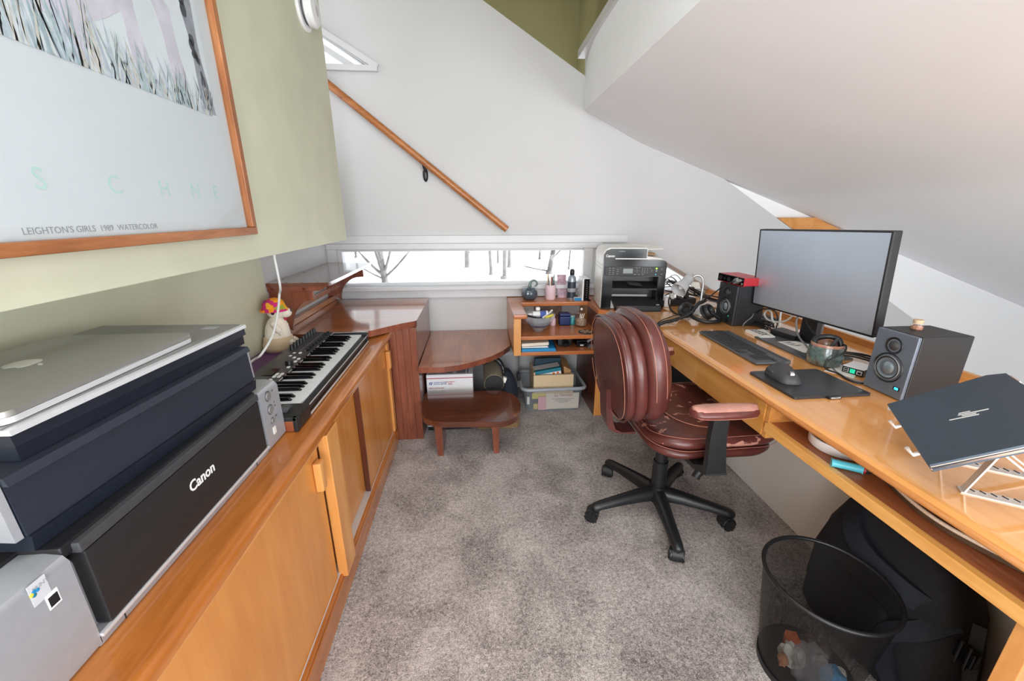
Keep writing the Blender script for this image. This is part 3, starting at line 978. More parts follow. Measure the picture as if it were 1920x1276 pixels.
for i in range(28):
    if i % 7 in (2, 6):
        continue
    y = ky0 + (i + 1) * kw
    if blk is None:
        y_ref = y
        bb = B().hexa([(-.667, y - .0055, .7055), (-.570, y - .0055, .7055), (-.570, y + .0055, .7055), (-.667, y + .0055, .7055),
                       (-.667, y - .0045, .7175), (-.580, y - .0045, .7155), (-.580, y + .0045, .7155), (-.667, y + .0045, .7175)], .001, 0, SK)
        blk = part('black_key', bb, 'gloss', t, True)
    else:
        c = blk.copy(); COL.objects.link(c); c.parent = t; c.location = (-.012 * (y - y_ref), y - y_ref, 0)
kn = None
for i in range(9):
    y = 1.634 + i * .031
    if kn is None:
        kn = part('knob', B().lathe([(0, .022), (.0058, .022), (.0072, .019), (.0080, .002), (.0092, 0), (0, 0)], 18, 0, Matrix.Translation((-.757, y, .7185))), 'black', t, True)
        sl = part('slider', B().box(-.70, y - .006, .7135, -.688, y + .006, .724, .002), 'black', t, True)
    else:
        for o in (kn, sl):
            c = o.copy(); COL.objects.link(c); c.parent = t; c.location = (-.012 * i * .031, i * .031, 0)
part('dial', B().lathe([(0, .017), (.011, .017), (.0125, .014), (.0135, 0), (0, 0)], 24, 0, Matrix.Translation((-.700, 1.470, .714))), 'black', t, True)
part('display', B().box(-.748, 1.36, .7165, -.712, 1.425, .7185, .001), 'gloss', t, True)
for x, y in ((-.7, 1.30), (-.7, 1.322), (-.7, 1.352), (-.7, 1.374), (-.684, 1.352), (-.684, 1.374)):
    part('button_pad', B().box(x - .005, y - .008, .7135, x + .005, y + .008, .718, .0015), 'offwhite', t, True)
for x, y in ((-.735, 1.60), (-.712, 1.60), (-.735, 1.565), (-.712, 1.545), (-.69, 1.53), (-.69, 1.50), (-.69, 1.44)):
    part('button_pad', B().box(x - .005, y - .006, .7135, x + .005, y + .006, .7185, .0015), 'offwhite', t, True)
b = B()
for i in range(9):
    b.box(-.724, 1.628 + i * .031, .7158, -.7225, 1.646 + i * .031, .7164)
    b.box(-.708, 1.630 + i * .031, .7147, -.702, 1.631 + i * .031, .7157)
part('panel_print', b, 'inkd', t, True)

# ---------------------------------------------------------------- plush toy, folder, cord
t = thing('plush_toy', 'cream plush toy in a flowered cap and beige trousers on the left cabinet', 'plush toy', (-0.885, 1.805, CT), R(10))
felt = mat('cream_plush', (232, 220, 204), .95, 0, .05, 90, .3, .002, sheen=.4)
felt2 = mat('beige_cloth', (206, 182, 150), .95, 0, .06, 40, .4, .003, sheen=.3)
b = B().loft([[(rx * math.cos(a) + ox, ry * math.sin(a), z) for a in [2 * PI * k / 24 for k in range(24)]]
              for z, rx, ry, ox in ((.06, .052, .050, 0), (.085, .050, .047, 0), (.11, .046, .043, .002), (.135, .037, .036, .004), (.15, .026, .027, .006), (.155, .01, .012, .006))])
part('body', b, felt, t, smooth=80)
b = B().loft([[(rx * math.cos(a) + .003 * math.sin(5 * a + z * 90), ry * math.sin(a), z) for a in [2 * PI * k / 24 for k in range(24)]]
              for z, rx, ry in ((.0, .045, .045), (.006, .064, .058), (.025, .068, .060), (.05, .061, .056), (.066, .055, .052), (.068, .050, .047))])
part('trousers', b, felt2, t, smooth=80)
hd = part('head', B().ball((.012, 0, .178), (.040, .036, .034)).ball((.044, 0, .170), (.026, .026, .022)), felt, t, smooth=80)
part('eye', B().ball((.045, -.013, .190), .0045).ball((.045, .013, .190), .0045), 'gloss', hd)
part('nose', B().ball((.068, 0, .178), (.006, .008, .005)), 'dkgrey', hd)
part('ear', B().ball((.005, -.037, .188), (.010, .007, .018)).ball((.005, .037, .188), (.010, .007, .018)), mat('dark_plush', (34, 32, 32), .95, 0, .1, 60), hd)
def flower_mat():
    m, nt, p = newmat('flower_print')
    v = coords(nt)
    vo = N(nt, 'ShaderNodeTexVoronoi'); vo.inputs['Scale'].default_value = 62
    nt.links.new(v, vo.inputs['Vector'])
    sp = N(nt, 'ShaderNodeSeparateColor'); nt.links.new(vo.outputs['Color'], sp.inputs[0])
    r = ramp(nt, sp.outputs[0], [(.0, lin((240, 150, 20))), (.3, lin((200, 40, 110))), (.52, lin((140, 40, 110))), (.72, lin((240, 170, 40))), (.88, lin((150, 160, 50)))])
    r.node.color_ramp.interpolation = 'CONSTANT'
    nt.links.new(r, p.inputs['Base Color']); p.inputs['Roughness'].default_value = .9
    return m
b = B().lathe([(.052, .186), (.053, .190), (.045, .200), (.043, .214), (.034, .228), (.016, .236), (0, .237)], 28, 0, Matrix.Translation((.004, 0, 0)))
b.lathe([(.0535, .186), (.058, .183), (.0535, .190)], 28, 0, Matrix.Translation((.004, 0, 0)))
part('cap', b, flower_mat(), t, smooth=80, label='orange and magenta flowered cap')
part('bow_tie', B().hexa([(.040, -.014, .138), (.046, -.014, .138), (.050, -.002, .143), (.044, -.002, .143), (.040, -.014, .154), (.046, -.014, .154), (.050, -.002, .148), (.044, -.002, .148)], .001)
     .hexa([(.044, .002, .143), (.050, .002, .143), (.046, .014, .138), (.040, .014, .138), (.044, .002, .148), (.050, .002, .148), (.046, .014, .154), (.040, .014, .154)], .001), 'redp', t, label='red bow tie')
for s in (-1, 1):
    part('arm', B().tube([(0, s * .04, .135), (.018, s * .052, .11), (.03, s * .048, .085)], .012, 10, radii=[.013, .014, .010]), felt, t, smooth=80)
for s in (-1, 1):
    part('foot', B().tube([(.05, s * .022, .045), (.075, s * .026, .024), (.090, s * .027, .014)], .013, 10, radii=[.014, .012, .012]), felt, t, smooth=80)
single('folder', 'dark purple folder lying flat behind the music keyboard', 'folder', B().box(-.952, 1.46, CT, -.785, 1.765, CT + .006, .001), mat('purple_card', (92, 44, 98), .5, 0, .05, 30))
pts = [(-.735, 1.575, 1.13), (-.738, 1.58, 1.09), (-.745, 1.60, .985), (-.772, 1.64, .944), (-.764, 1.585, .885), (-.760, 1.51, .818), (-.775, 1.44, .768), (-.81, 1.45, .745), (-.85, 1.44, .715), (-.90, 1.38, .680), (-.925, 1.2, .6688)]
single('white_cable', 'white cord hanging down from the green wall past the plush toy', 'cord', B().tube(pts, .0044, 10), 'cablew')
# ---------------------------------------------------------------- bookshelf under the window, right side
YF = 2.263
t = thing('bookshelf', 'honey wood bookshelf unit with two shelves under the window beside the laser printer', 'shelf', (0.5, 2.5, 0))
part('side_panel', B().box(.206, YF, .438, .250, 2.797, .664, .003), 'honeyz', t, True)
part('top_board', B().box(.203, YF - .006, .664, .286, 2.60, .692, .007).box(.203, 2.585, .664, .76, 2.797, .692, .005), 'shelfw', t, True)
part('shelf_board', B().box(.250, YF, .534, .728, 2.797, .557, .003), 'shelfw', t, True)
part('shelf_board', B().box(.250, YF, .436, .728, 2.797, .459, .003), 'shelfw', t, True)
part('side_panel', B().box(.728, 2.30, .0, .785, 2.797, .664, .003), 'honeyz', t, True)
part('inner_face', B().box(.7265, 2.305, .0, .7285, 2.79, .436).box(.7265, 2.305, .557, .7285, 2.58, .664), 'shelfd', t, True, 'dark stained inner face')
part('deck', B().prism([(.728, 2.585), (.728, 2.34), (.78, 2.30), (1.115, 2.245), (1.115, 2.79), (.76, 2.79)], .664, .692, .006), 'shelfw', t, True)

# on its top
t = thing('pumpkin_jug', 'dark blue-grey ribbed pumpkin jug with looped green stem on the bookshelf top', 'jug', (.350, 2.672, .692))
part('body', B().lathe([(0, 0), (.03, .001), (.045, .015), (.0535, .038), (.050, .062), (.035, .080), (.016, .088), (0, .088)], 48, lobes=7, amp=.10), mat('slate_glaze', (66, 78, 90), .15, 0, .15, 30, coat=.5), t, smooth=70)
part('stem_handle', B().tube([(0, 0, .085), (.002, 0, .105), (.012, 0, .124), (.032, 0, .130), (.046, 0, .118), (.048, 0, .104), (.040, 0, .094), (.034, 0, .098)], .008, 10, radii=[.014, .010, .008, .007, .007, .006, .005]), mat('grey_green_glaze', (104, 122, 116), .25, 0, .15, 30), t, smooth=70, label='curled grey-green stem')
t = thing('pencil_cup', 'pale pink cup full of pencils on the bookshelf top', 'cup', (.492, 2.675, .692))
part('cup', B().lathe([(0, 0), (.031, 0), (.035, .004), (.0365, .10), (.0345, .10), (.033, .006), (0, .006)], 32), mat('pink_glaze', (224, 200, 208), .3, 0, .03, 30), t, smooth=50)
rg = random.Random(5)
pc = [((96, 70, 50), 'brown'), ((200, 170, 110), 'natural wood'), ((70, 100, 90), 'dark green'), ((196, 80, 60), 'red'), ((120, 120, 124), 'grey'), ((60, 62, 70), 'black'), ((212, 140, 60), 'orange'), ((232, 230, 224), 'white'), ((150, 60, 70), 'maroon')]
for i, (c, nm) in enumerate(pc):
    a = i * 2.4
    r0, r1 = .010 + .012 * ((i * 7) % 3) / 2, .016 + .018 * ((i * 5) % 4) / 3
    h = .150 + .028 * ((i * 3) % 4) / 3
    p0 = Vector((.492 + r0 * math.cos(a), 2.675 + r0 * math.sin(a), .701))
    p1 = Vector((.492 + r1 * math.cos(a + .3), 2.675 + r1 * math.sin(a + .3), .692 + h))
    single('pencil', '%s pencil standing in the pale pink cup on the bookshelf' % nm, 'pencil', B().cyl(p0, p0.lerp(p1, .9), .0036, n=8).cyl(p0.lerp(p1, .9), p1, .0036, .0008, n=8), mat('pencil_' + nm.replace(' ', '_'), c, .5), group='pencils in the pink cup')
t = thing('photo_strip', 'small upright glossy photo leaning between pencil cup and black spray can', 'photo', (.585, 2.745, .692))
b = B().hexa([(-.032, -.02, .0), (.030, -.02, 0), (.030, -.018, 0), (-.032, -.018, 0), (-.032, .024, .152), (.030, .024, .152), (.030, .026, .152), (-.032, .026, .152)])
part('print', b, mat('photo_mauve', (172, 142, 156), .15, 0, .45, 26, coat=.5), t)
t = thing('spray_can', 'grey duster spray can with a black cap on the bookshelf top', 'can', (.637, 2.680, .692))
part('can', B().lathe([(0, 0), (.027, 0), (.028, .004), (.028, .135), (.026, .148), (.016, .160), (.012, .164), (0, .164)], 32), mat('can_grey', (150, 158, 166), .3, .4, .05, 40), t, smooth=50)
part('label', B().lathe([(.0284, .01), (.0284, .118)], 32), mat('can_label', (44, 54, 66), .35, 0, .25, 40), t, smooth=50)
part('label_band', B().lathe([(.0287, .05), (.0287, .075)], 32), 'inkd', t, smooth=50)
cp = part('cap', B().lathe([(.013, .160), (.016, .165), (.016, .185), (.012, .200), (0, .203)], 24), 'black', t, smooth=50)
part('nozzle', B().cyl((0, -.01, .192), (.006, -.028, .192), .005, n=12), 'black', cp)
t = thing('small_box', 'tiny blue and white box in front of the spray can', 'box', (.668, 2.625, .692))
part('box_body', B().box(-.024, -.014, 0, .024, .016, .020, .001), 'white', t)
part('blue_face', B().box(-.0245, -.0145, 0.0005, .022, -.0138, .0195), 'blue', t)
t = thing('router', 'slim upright black and white router box beside the white side of the laser printer', 'router', (.715, 2.625, .692))
part('housing', B().box(-.026, -.03, 0, .022, .10, .150, .004), 'white', t)
part('front_face', B().box(-.016, -.0325, .002, .021, -.0298, .146, .001), 'gloss', t)
b = B()
for i in range(8):
    b.cyl((.004, -.0324, .026 + i * .0145), (.004, -.0332, .026 + i * .0145), .0016, n=8)
part('indicator_lights', b, 'ink', t)

# middle shelf
t = thing('glass_bowl', 'faceted clear glass bowl of stationery on the middle bookshelf', 'bowl', (.372, 2.385, .557))
gb = mat('cut_glass', (208, 214, 218), .06, 0, .02, 40)
gb.node_tree.nodes['Principled BSDF'].inputs['Alpha'].default_value = .26
part('bowl', B().lathe([(0, .001), (.030, .001), (.034, .010), (.092, .070), (.104, .102), (.101, .102), (.088, .072), (.030, .013), (0, .012)], 12), gb, t, smooth=0)
def item(nm, lb, cat, b, m, **k):
    return single(nm, lb, cat, b, m, group=None, **k)
t2 = thing('glue_bottle', 'white correction bottle with blue label in the glass bowl', 'bottle', (.375, 2.375, .64))
part('bottle', B().tube([(-.07, .01, .016), (-.02, .0, .022), (.03, -.01, .026), (.048, -.012, .027)], .019, 14, radii=[.010, .019, .020, .020]), 'white', t2)
part('label', B().hexa([(.0, -.033, .004), (.034, -.037, .006), (.034, -.016, .002), (.0, -.016, .0), (.0, -.028, .042), (.034, -.033, .045), (.034, -.012, .048), (.0, -.010, .046)], .004), 'bluep', t2)
single('marker_pen', 'white pen with yellow tip lying over the right rim of the glass bowl', 'pen', B().tube([(.385, 2.310, .658), (.43, 2.37, .668), (.458, 2.418, .675)], .006, 10, k=1), ['white'])
single('highlighter', 'yellow marker across the front of the glass bowl', 'pen', B().tube([(.40, 2.302, .660), (.425, 2.315, .664), (.447, 2.33, .668)], .0075, 10, k=1), 'yellow')
single('pen', 'dark pen resting in the left of the glass bowl', 'pen', B().tube([(.29, 2.36, .662), (.35, 2.32, .655), (.39, 2.315, .65)], .006, 10, k=1), 'navy')
single('utility_knife', 'pale blue tool lying low in the glass bowl', 'tool', B().box(.33, 2.335, .600, .42, 2.355, .612, .003), mat('pale_blue', (150, 178, 206), .4))
single('eraser', 'white eraser lump on top of the glass bowl contents', 'eraser', B().box(.352, 2.378, .684, .378, 2.40, .704, .006), 'paper')
single('stationery_heap', 'mixed dark odds and ends filling the glass bowl', 'odds and ends', B().ball((.372, 2.385, .606), (.070, .070, .030), u=14, v=8), mat('odds', (92, 92, 108), .6, 0, .5, 60))
t = thing('pink_bottle', 'small pale pink bottle behind the glass bowl', 'bottle', (.482, 2.50, .557))
part('bottle', B().lathe([(0, 0), (.017, 0), (.018, .004), (.018, .042), (.010, .052), (0, .052)], 20), mat('pale_pink', (214, 182, 190), .3), t, smooth=50)
part('cap', B().cyl((0, 0, .052), (0, 0, .066), .010), 'white', t)
t = thing('blue_tin', 'square navy blue tin on the middle bookshelf', 'tin', (.558, 2.515, .557))
nv = mat('navy_tin', (24, 42, 92), .35, .2, .08, 40)
part('tin', B().box(-.035, -.034, 0, .035, .034, .060, .008), nv, t)
part('lid', B().box(-.036, -.035, .060, .036, .035, .078, .008), nv, t)
t = thing('teal_jar', 'little teal patterned jar between blue tin and glass storage jar', 'jar', (.612, 2.515, .557))
part('jar', B().lathe([(0, 0), (.016, 0), (.017, .003), (.017, .045), (.013, .05), (0, .05)], 20), mat('teal_pattern', (60, 140, 150), .3, 0, .5, 90), t, smooth=50)
part('lid', B().cyl((0, 0, .05), (0, 0, .06), .0165), mat('clear_lid', (150, 170, 172), .25), t)
t = thing('storage_jar', 'clear glass jar of sticks and shells with knobbed lid on the middle bookshelf', 'jar', (.660, 2.478, .557))
part('jar', B().lathe([(0, 0), (.037, 0), (.040, .006), (.040, .072), (.033, .084), (.031, .084), (.037, .070), (.037, .008), (0, .006)], 28), 'glass', t, smooth=50)
ct = part('contents', B().lathe([(0, .006), (.036, .007), (.036, .04), (.02, .05), (0, .048)], 18), mat('shells', (150, 128, 108), .7, 0, .5, 90), t)
for i in range(3):
    part('stick', B().cyl((-.01 + i * .01, .0, .03), (-.004 + i * .012, .004, .078), .003, n=8), 'cream', t)
ld = part('lid', B().lathe([(0, .100), (.012, .099), (.030, .090), (.034, .085), (0, .085)], 28), 'glass', t, smooth=50)
part('lid_knob', B().ball((0, 0, .108), .008), 'white', ld)
t = thing('coaster', 'round black coaster with pale pattern on the middle bookshelf', 'coaster', (.655, 2.325, .557))
part('disc', B().cyl((0, 0, 0), (0, 0, .005), .047, n=40), 'black', t)
b = B()
for i in range(6):
    a = i * PI / 3
    b.prism([(.030 * math.cos(a) + .011 * math.cos(k * PI / 4), .030 * math.sin(a) + .008 * math.sin(k * PI / 4)) for k in range(8)], .0051, .0055)
b.lathe([(.008, .0052), (.014, .0056), (.016, .0052)], 24)
part('inlay', b, mat('coaster_inlay', (176, 140, 112), .5, 0, .3, 60), t)
single('picture_card', 'brown printed card leaning on the wall at the back of the bookshelf', 'card', B().box(.40, 2.790, .557, .60, 2.796, .640), mat('brown_print', (128, 104, 92), .6, 0, .4, 22))
single('charging_cable', 'short white cable end hooked behind the glass bowl', 'cable', B().tube([(.265, 2.66, .558), (.275, 2.66, .60), (.30, 2.65, .640), (.335, 2.65, .645)], .004, 8), 'cablew')

# lower shelf
single('envelope_folder', 'bright blue folder at the bottom of the paper pile on the low shelf', 'folder', B().hexa([(.256, 2.275, .459), (.465, 2.27, .459), (.49, 2.50, .459), (.256, 2.50, .459), (.256, 2.275, .475), (.455, 2.27, .478), (.47, 2.50, .482), (.256, 2.50, .475)], .002), 'blue')
single('paper_pile', 'flat white papers on the blue folder', 'paper', B().hexa([(.258, 2.285, .479), (.42, 2.285, .479), (.42, 2.50, .482), (.258, 2.50, .478), (.258, 2.285, .485), (.41, 2.285, .487), (.41, 2.50, .489), (.258, 2.50, .485)], .001), 'paper')
single('cream_envelopes', 'thick cream envelope stack topmost on the blue folder', 'envelope', B().hexa([(.256, 2.280, .4895), (.42, 2.29, .4925), (.43, 2.47, .4925), (.256, 2.46, .4895), (.256, 2.280, .507), (.42, 2.29, .511), (.43, 2.47, .511), (.256, 2.46, .507)], .004), 'cream')
t = thing('camera', 'black camera beside the blue folder on the low shelf', 'camera', (.535, 2.39, .459))
part('camera_body', B().box(-.045, -.03, 0, .045, .04, .055, .008), 'black', t)
part('lens', B().cyl((0, -.03, .027), (0, -.055, .027), .022, bev=.002), 'gloss', t)
part('nameplate', B().box(-.012, -.0312, .046, .012, -.030, .051), 'inkd', t)
t = thing('webcam_box', 'small black device with a white mark left of the stapler', 'device', (.638, 2.385, .459))
part('device_body', B().box(-.034, -.045, 0, .03, .05, .040, .006), 'gloss', t)
part('mark', B().box(-.012, -.0457, .006, .010, -.0449, .014), 'ink', t)
t = thing('stapler', 'grey and black stapler with raised arm on the low shelf', 'stapler', (.695, 2.37, .459))
part('stapler_base', B().hexa([(-.03, -.055, 0), (.028, -.055, 0), (.028, .05, 0), (-.03, .05, 0), (-.012, -.045, .022), (.014, -.045, .018), (.014, .04, .02), (-.012, .04, .022)], .003), 'dkgrey', t)
part('arm', B().tube([(-.022, -.02, .030), (.002, -.024, .045), (.024, -.028, .060)], .008, 8, k=1), 'grey', t)

# ---------------------------------------------------------------- on the floor under step and bookshelf
t = thing('plastic_tub', 'clear plastic tub with a grey rim holding cards and boxes under the bookshelf', 'tub', (.478, 2.52, 0))
tubm = milky('frosted_plastic', (150, 158, 164), .32, .25)
def ring_rr(w, h, r, cx, cy, z):
    return [(x, y, z) for x, y in rrect(w, h, r, 5, cx, cy)]
b = B()
outer = [ring_rr(.355, .27, .03, 0, 0, .002), ring_rr(.375, .29, .035, 0, 0, .09), ring_rr(.395, .31, .04, 0, 0, .165)]
t_ = bmesh.new()
vv = [[t_.verts.new(p) for p in q] for q in outer]
for a, c in zip(vv, vv[1:]):
    for j in range(len(a)):
        t_.faces.new((a[j], a[(j + 1) % len(a)], c[(j + 1) % len(a)], c[j]))
t_.faces.new(vv[0][::-1])
b.take(t_)
part('tub_wall', b, tubm, t, smooth=60)
rim = [(x, y, .170) for x, y in rrect(.415, .33, .045, 6)]
part('rim', B().tube(rim + [rim[0]], .012, 10, k=1, closed=True), mat('tub_rim', (150, 156, 162), .35, 0, .03, 40), t, smooth=60)
part('handle', B().box(-.225, -.03, .178, -.205, .03, .225, .004), 'black', t, label='black handle clip')
single('linen_box', 'woven beige fabric-covered box standing open in the plastic tub', 'box', B().hexa([(.348, 2.390, .128), (.608, 2.390, .122), (.608, 2.402, .122), (.348, 2.402, .128), (.346, 2.385, .258), (.606, 2.385, .258), (.606, 2.398, .258), (.346, 2.398, .258)]).box(.596, 2.40, .125, .606, 2.60, .25).box(.348, 2.40, .125, .358, 2.60, .27).box(.348, 2.402, .122, .606, 2.60, .132), 'linen')
t = thing('tissue_box', 'white and teal product box tilted inside the linen box', 'box', (.47, 2.46, .25))
TB = Matrix.Translation((.465, 2.46, .135)) @ Matrix.Rotation(R(-9), 4, 'Y')
part('carton', B().box(-.095, -.045, .0, .085, .06, .150, .002, 0, TB), 'white', t, True)
part('teal_band', B().box(-.0955, -.0457, .128, .0855, -.0448, .150, 0, 0, TB).box(-.095, -.045, .1495, .085, -.02, .1508, 0, 0, TB), 'teal', t, True)
part('orange_mark', B().cyl((.035, -.0462, .118), (.035, -.0450, .118), .008, M=TB).cyl((.062, -.0462, .118), (.062, -.0450, .118), .008, M=TB), 'orange', t, True)
single('dark_book', 'dark blue book behind the white and teal box in the linen box', 'book', B().box(.372, 2.535, .14, .55, 2.56, .318, .002, 0, Matrix.Identity(4)), mat('dark_teal', (30, 60, 76), .6))
single('paper_bag', 'brown kraft paper bag at the right in the linen box', 'bag', B().hexa([(.565, 2.43, .135), (.592, 2.43, .135), (.592, 2.58, .135), (.565, 2.58, .135), (.548, 2.43, .30), (.598, 2.43, .27), (.594, 2.58, .30), (.55, 2.58, .315)], .003), 'card')
single('cream_card', 'cream card with printed lines at the front of the plastic tub', 'card', B().box(.432, 2.398, .010, .652, 2.404, .122), 'cream').name = 'greeting_card'
gc = bpy.data.objects['greeting_card']
FY = lambda x, y, z: Matrix(((1, 0, 0, x), (0, 0, -1, y), (0, 1, 0, z), (0, 0, 0, 1)))     # text on a face looking along -y
def ink_on(parent, body, size, x, y, z, m='inkd', nm='lettering', **k):
    b = B().text(body, size, FY(x, y, z), depth=.0004, **k)
    me = _mesh(nm, b, m, 0)
    me.transform(rootmat(parent).inverted())
    o = bpy.data.objects.new(nm, me); COL.objects.link(o); o.parent = parent
    return o
ink_on(gc, 'La Timothy', .026, .545, 2.3972, .108, 'redp', shear=.3)
ink_on(gc, "The HOMEMAKER's for bread\nFOR FINE FLOUR IN\nCHARLOTTE", .0115, .545, 2.3972, .070, 'dkgrey')
single('pink_envelope', 'pink envelope in the front of the plastic tub', 'envelope', B().box(.380, 2.393, .008, .434, 2.397, .104), 'pink')
single('yellow_pad', 'yellow notepad in the plastic tub above the pink envelope', 'notepad', B().box(.340, 2.405, .085, .435, 2.412, .126), 'yellow')
single('matchbox', 'small yellow and navy packet left of the pink envelope', 'packet', B().box(.350, 2.400, .012, .379, 2.408, .050), mat('mustard', (206, 178, 84), .6, 0, .2, 90))
single('white_tag', 'white tag behind the left front of the plastic tub', 'tag', B().box(.305, 2.389, .055, .322, 2.392, .108), 'paper')

t = thing('mailing_box', 'white postal mailing box with a red stripe under the wooden step', 'box', (-.175, 2.40, 0))
part('carton', B().box(-.318, 2.285, .0, -.040, 2.52, .325, .002), 'white', t, True)
part('red_stripe', B().box(-.3185, 2.2838, .300, -.0395, 2.2852, .3045), 'redp', t, True)
part('top_print', B().box(-.305, 2.30, .3252, -.16, 2.36, .3257).box(-.14, 2.30, .3252, -.085, 2.44, .3257).box(-.075, 2.30, .3252, -.065, 2.44, .3257), mat('grey_print', (150, 152, 160), .6, 0, .3, 90), t, True)
part('emblem', B().hexa([(-.304, 2.2838, .262), (-.287, 2.2838, .262), (-.287, 2.2848, .262), (-.304, 2.2848, .262), (-.301, 2.2838, .277), (-.282, 2.2838, .277), (-.282, 2.2848, .277), (-.301, 2.2848, .277)]), 'bluep', t, True)
part('emblem_wing', B().prism([(-.300, .265), (-.292, .268), (-.284, .273), (-.298, .271)], 0, .0006, 0, 0, Matrix(((1, 0, 0, 0), (0, 0, -1, 2.2838), (0, 1, 0, 0), (0, 0, 0, 1)))), 'white', t, True)
for body, s, x, z, m, al in (('UNITED STATES\nPOSTAL SERVICE', .0105, -.276, .270, 'bluep', 'LEFT'), ('|', .02, -.208, .270, 'inkd', 'CENTER'), ('PRIORITY\nMAIL', .0125, -.175, .270, 'redp', 'CENTER'), ('Medium Flat Rate Box', .010, -.304, .240, 'redp', 'LEFT')):
    part('lettering', B().text(body, s, FY(x, 2.2842, z), align=al, depth=.0004, bold=.0002), m, t, True)
t = thing('cylinder_case', 'beige cylinder with black round end under the wooden step beside the mailing box', 'case', (.09, 2.40, .19))
part('barrel', B().cyl((.088, 2.30, .250), (.086, 2.55, .275), .062, n=36, bev=.004), mat('khaki_metal', (160, 152, 132), .35, .3, .05, 40), t, True)
part('end_cap', B().cyl((.088, 2.292, .2495), (.088, 2.30, .250), .057, n=36, bev=.003), 'satin', t, True)
part('handle_strap', B().tube([(.04, 2.44, .335), (.075, 2.42, .372), (.12, 2.40, .362), (.150, 2.39, .315), (.152, 2.38, .285)], .013, 10, radii=[.012, .016, .016, .013, .010]), 'black', t, True)
part('rest', B().box(.035, 2.34, .12, .14, 2.52, .19, .01), 'satin', t, True)
single('instrument_bag', 'dark navy padded bag slumped right of the beige cylinder', 'bag', B().loft([[(x, y, z) for x, y, z in [(cx + w_ * math.cos(a), cy + d_ * math.sin(a), zz) for a in [2 * PI * i / 20 for i in range(20)]]] for zz, cx, cy, w_, d_ in ((.112, .165, 2.36, .075, .09), (.15, .172, 2.37, .075, .09), (.20, .178, 2.39, .062, .08), (.25, .178, 2.41, .045, .07), (.285, .172, 2.42, .028, .05), (.295, .17, 2.42, .01, .02))]), mat('navy_cloth', (24, 30, 44), .85, 0, .1, 60, .3, .002), smooth=70)
single('paper_tag', 'folded white paper label between beige cylinder and navy bag', 'paper', B().hexa([(.150, 2.305, .25), (.158, 2.305, .248), (.158, 2.33, .248), (.150, 2.33, .25), (.146, 2.305, .285), (.168, 2.305, .278), (.168, 2.33, .278), (.146, 2.33, .285)]), 'paper')
t = thing('wastebasket', 'small grey plastic bin against the wall behind the navy bag', 'bin', (.16, 2.68, 0))
part('shell', B().loft([ring_rr(.20, .15, .03, 0, 0, .0), ring_rr(.24, .19, .035, 0, 0, .33)]), 'grey', t, smooth=50)
part('lid', B().loft([ring_rr(.245, .195, .04, 0, 0, .33), ring_rr(.24, .19, .04, 0, 0, .365), ring_rr(.20, .15, .04, 0, 0, .38)]), 'grey', t, smooth=50)
def basket_mat():
    m, nt, p = newmat('woven_straw')
    v = coords(nt)
    w1 = N(nt, 'ShaderNodeTexWave'); w1.inputs['Scale'].default_value = 42; w1.bands_direction = 'X'
    w2 = N(nt, 'ShaderNodeTexWave'); w2.inputs['Scale'].default_value = 34; w2.bands_direction = 'Z'
    nt.links.new(v, w1.inputs['Vector']); nt.links.new(v, w2.inputs['Vector'])
    mx = N(nt, 'ShaderNodeMath', operation='MULTIPLY')
    nt.links.new(w1.outputs['Fac'], mx.inputs[0]); nt.links.new(w2.outputs['Fac'], mx.inputs[1])
    nt.links.new(ramp(nt, mx.outputs[0], [(.02, lin((84, 58, 34))), (.35, lin((176, 140, 92))), (.8, lin((214, 186, 136)))]), p.inputs['Base Color'])
    p.inputs['Roughness'].default_value = .8
    bump(nt, p, mx.outputs[0], .8, .004)
    return m
b = B()
t_ = bmesh.new()
rr = [ring_rr(.26, .19, .03, 0, 0, 0), ring_rr(.275, .205, .03, 0, 0, .105), ring_rr(.262, .192, .028, 0, 0, .105), ring_rr(.248, .178, .028, 0, 0, .012)]
vv = [[t_.verts.new(p) for p in q] for q in rr]
for a, c in zip(vv, vv[1:]):
    for j in range(len(a)):
        t_.faces.new((a[j], a[(j + 1) % len(a)], c[(j + 1) % len(a)], c[j]))
t_.faces.new(vv[0][::-1]); t_.faces.new(vv[-1])
b.take(t_)
t = thing('straw_basket', 'low woven straw basket on the carpet behind the dark stool', 'basket', (.105, 2.285, 0))
part('weave', b, basket_mat(), t, smooth=50)
single('white_paper_sheet', 'white sheet sticking up in the straw basket at the right', 'paper', B().hexa([(.215, 2.25, .02), (.219, 2.25, .02), (.219, 2.36, .02), (.215, 2.36, .02), (.205, 2.25, .155), (.209, 2.25, .155), (.209, 2.36, .155), (.205, 2.36, .155)]), 'paper').name = 'paper_sheet'
t = thing('file_tray', 'dark letter tray with a pale front edge low behind the stool legs', 'tray', (-.19, 2.215, 0))
part('tray', B().box(-.315, 2.205, 0.0, -.06, 2.28, .012).box(-.315, 2.205, .012, -.305, 2.28, .07).box(-.07, 2.205, .012, -.06, 2.28, .07), 'black', t, True)
part('front_edge', B().box(-.315, 2.202, .026, -.06, 2.2055, .032), 'white', t, True, 'thin white edge')
part('wire', B().box(-.31, 2.206, .045, -.25, 2.21, .049), 'grey', t, True)

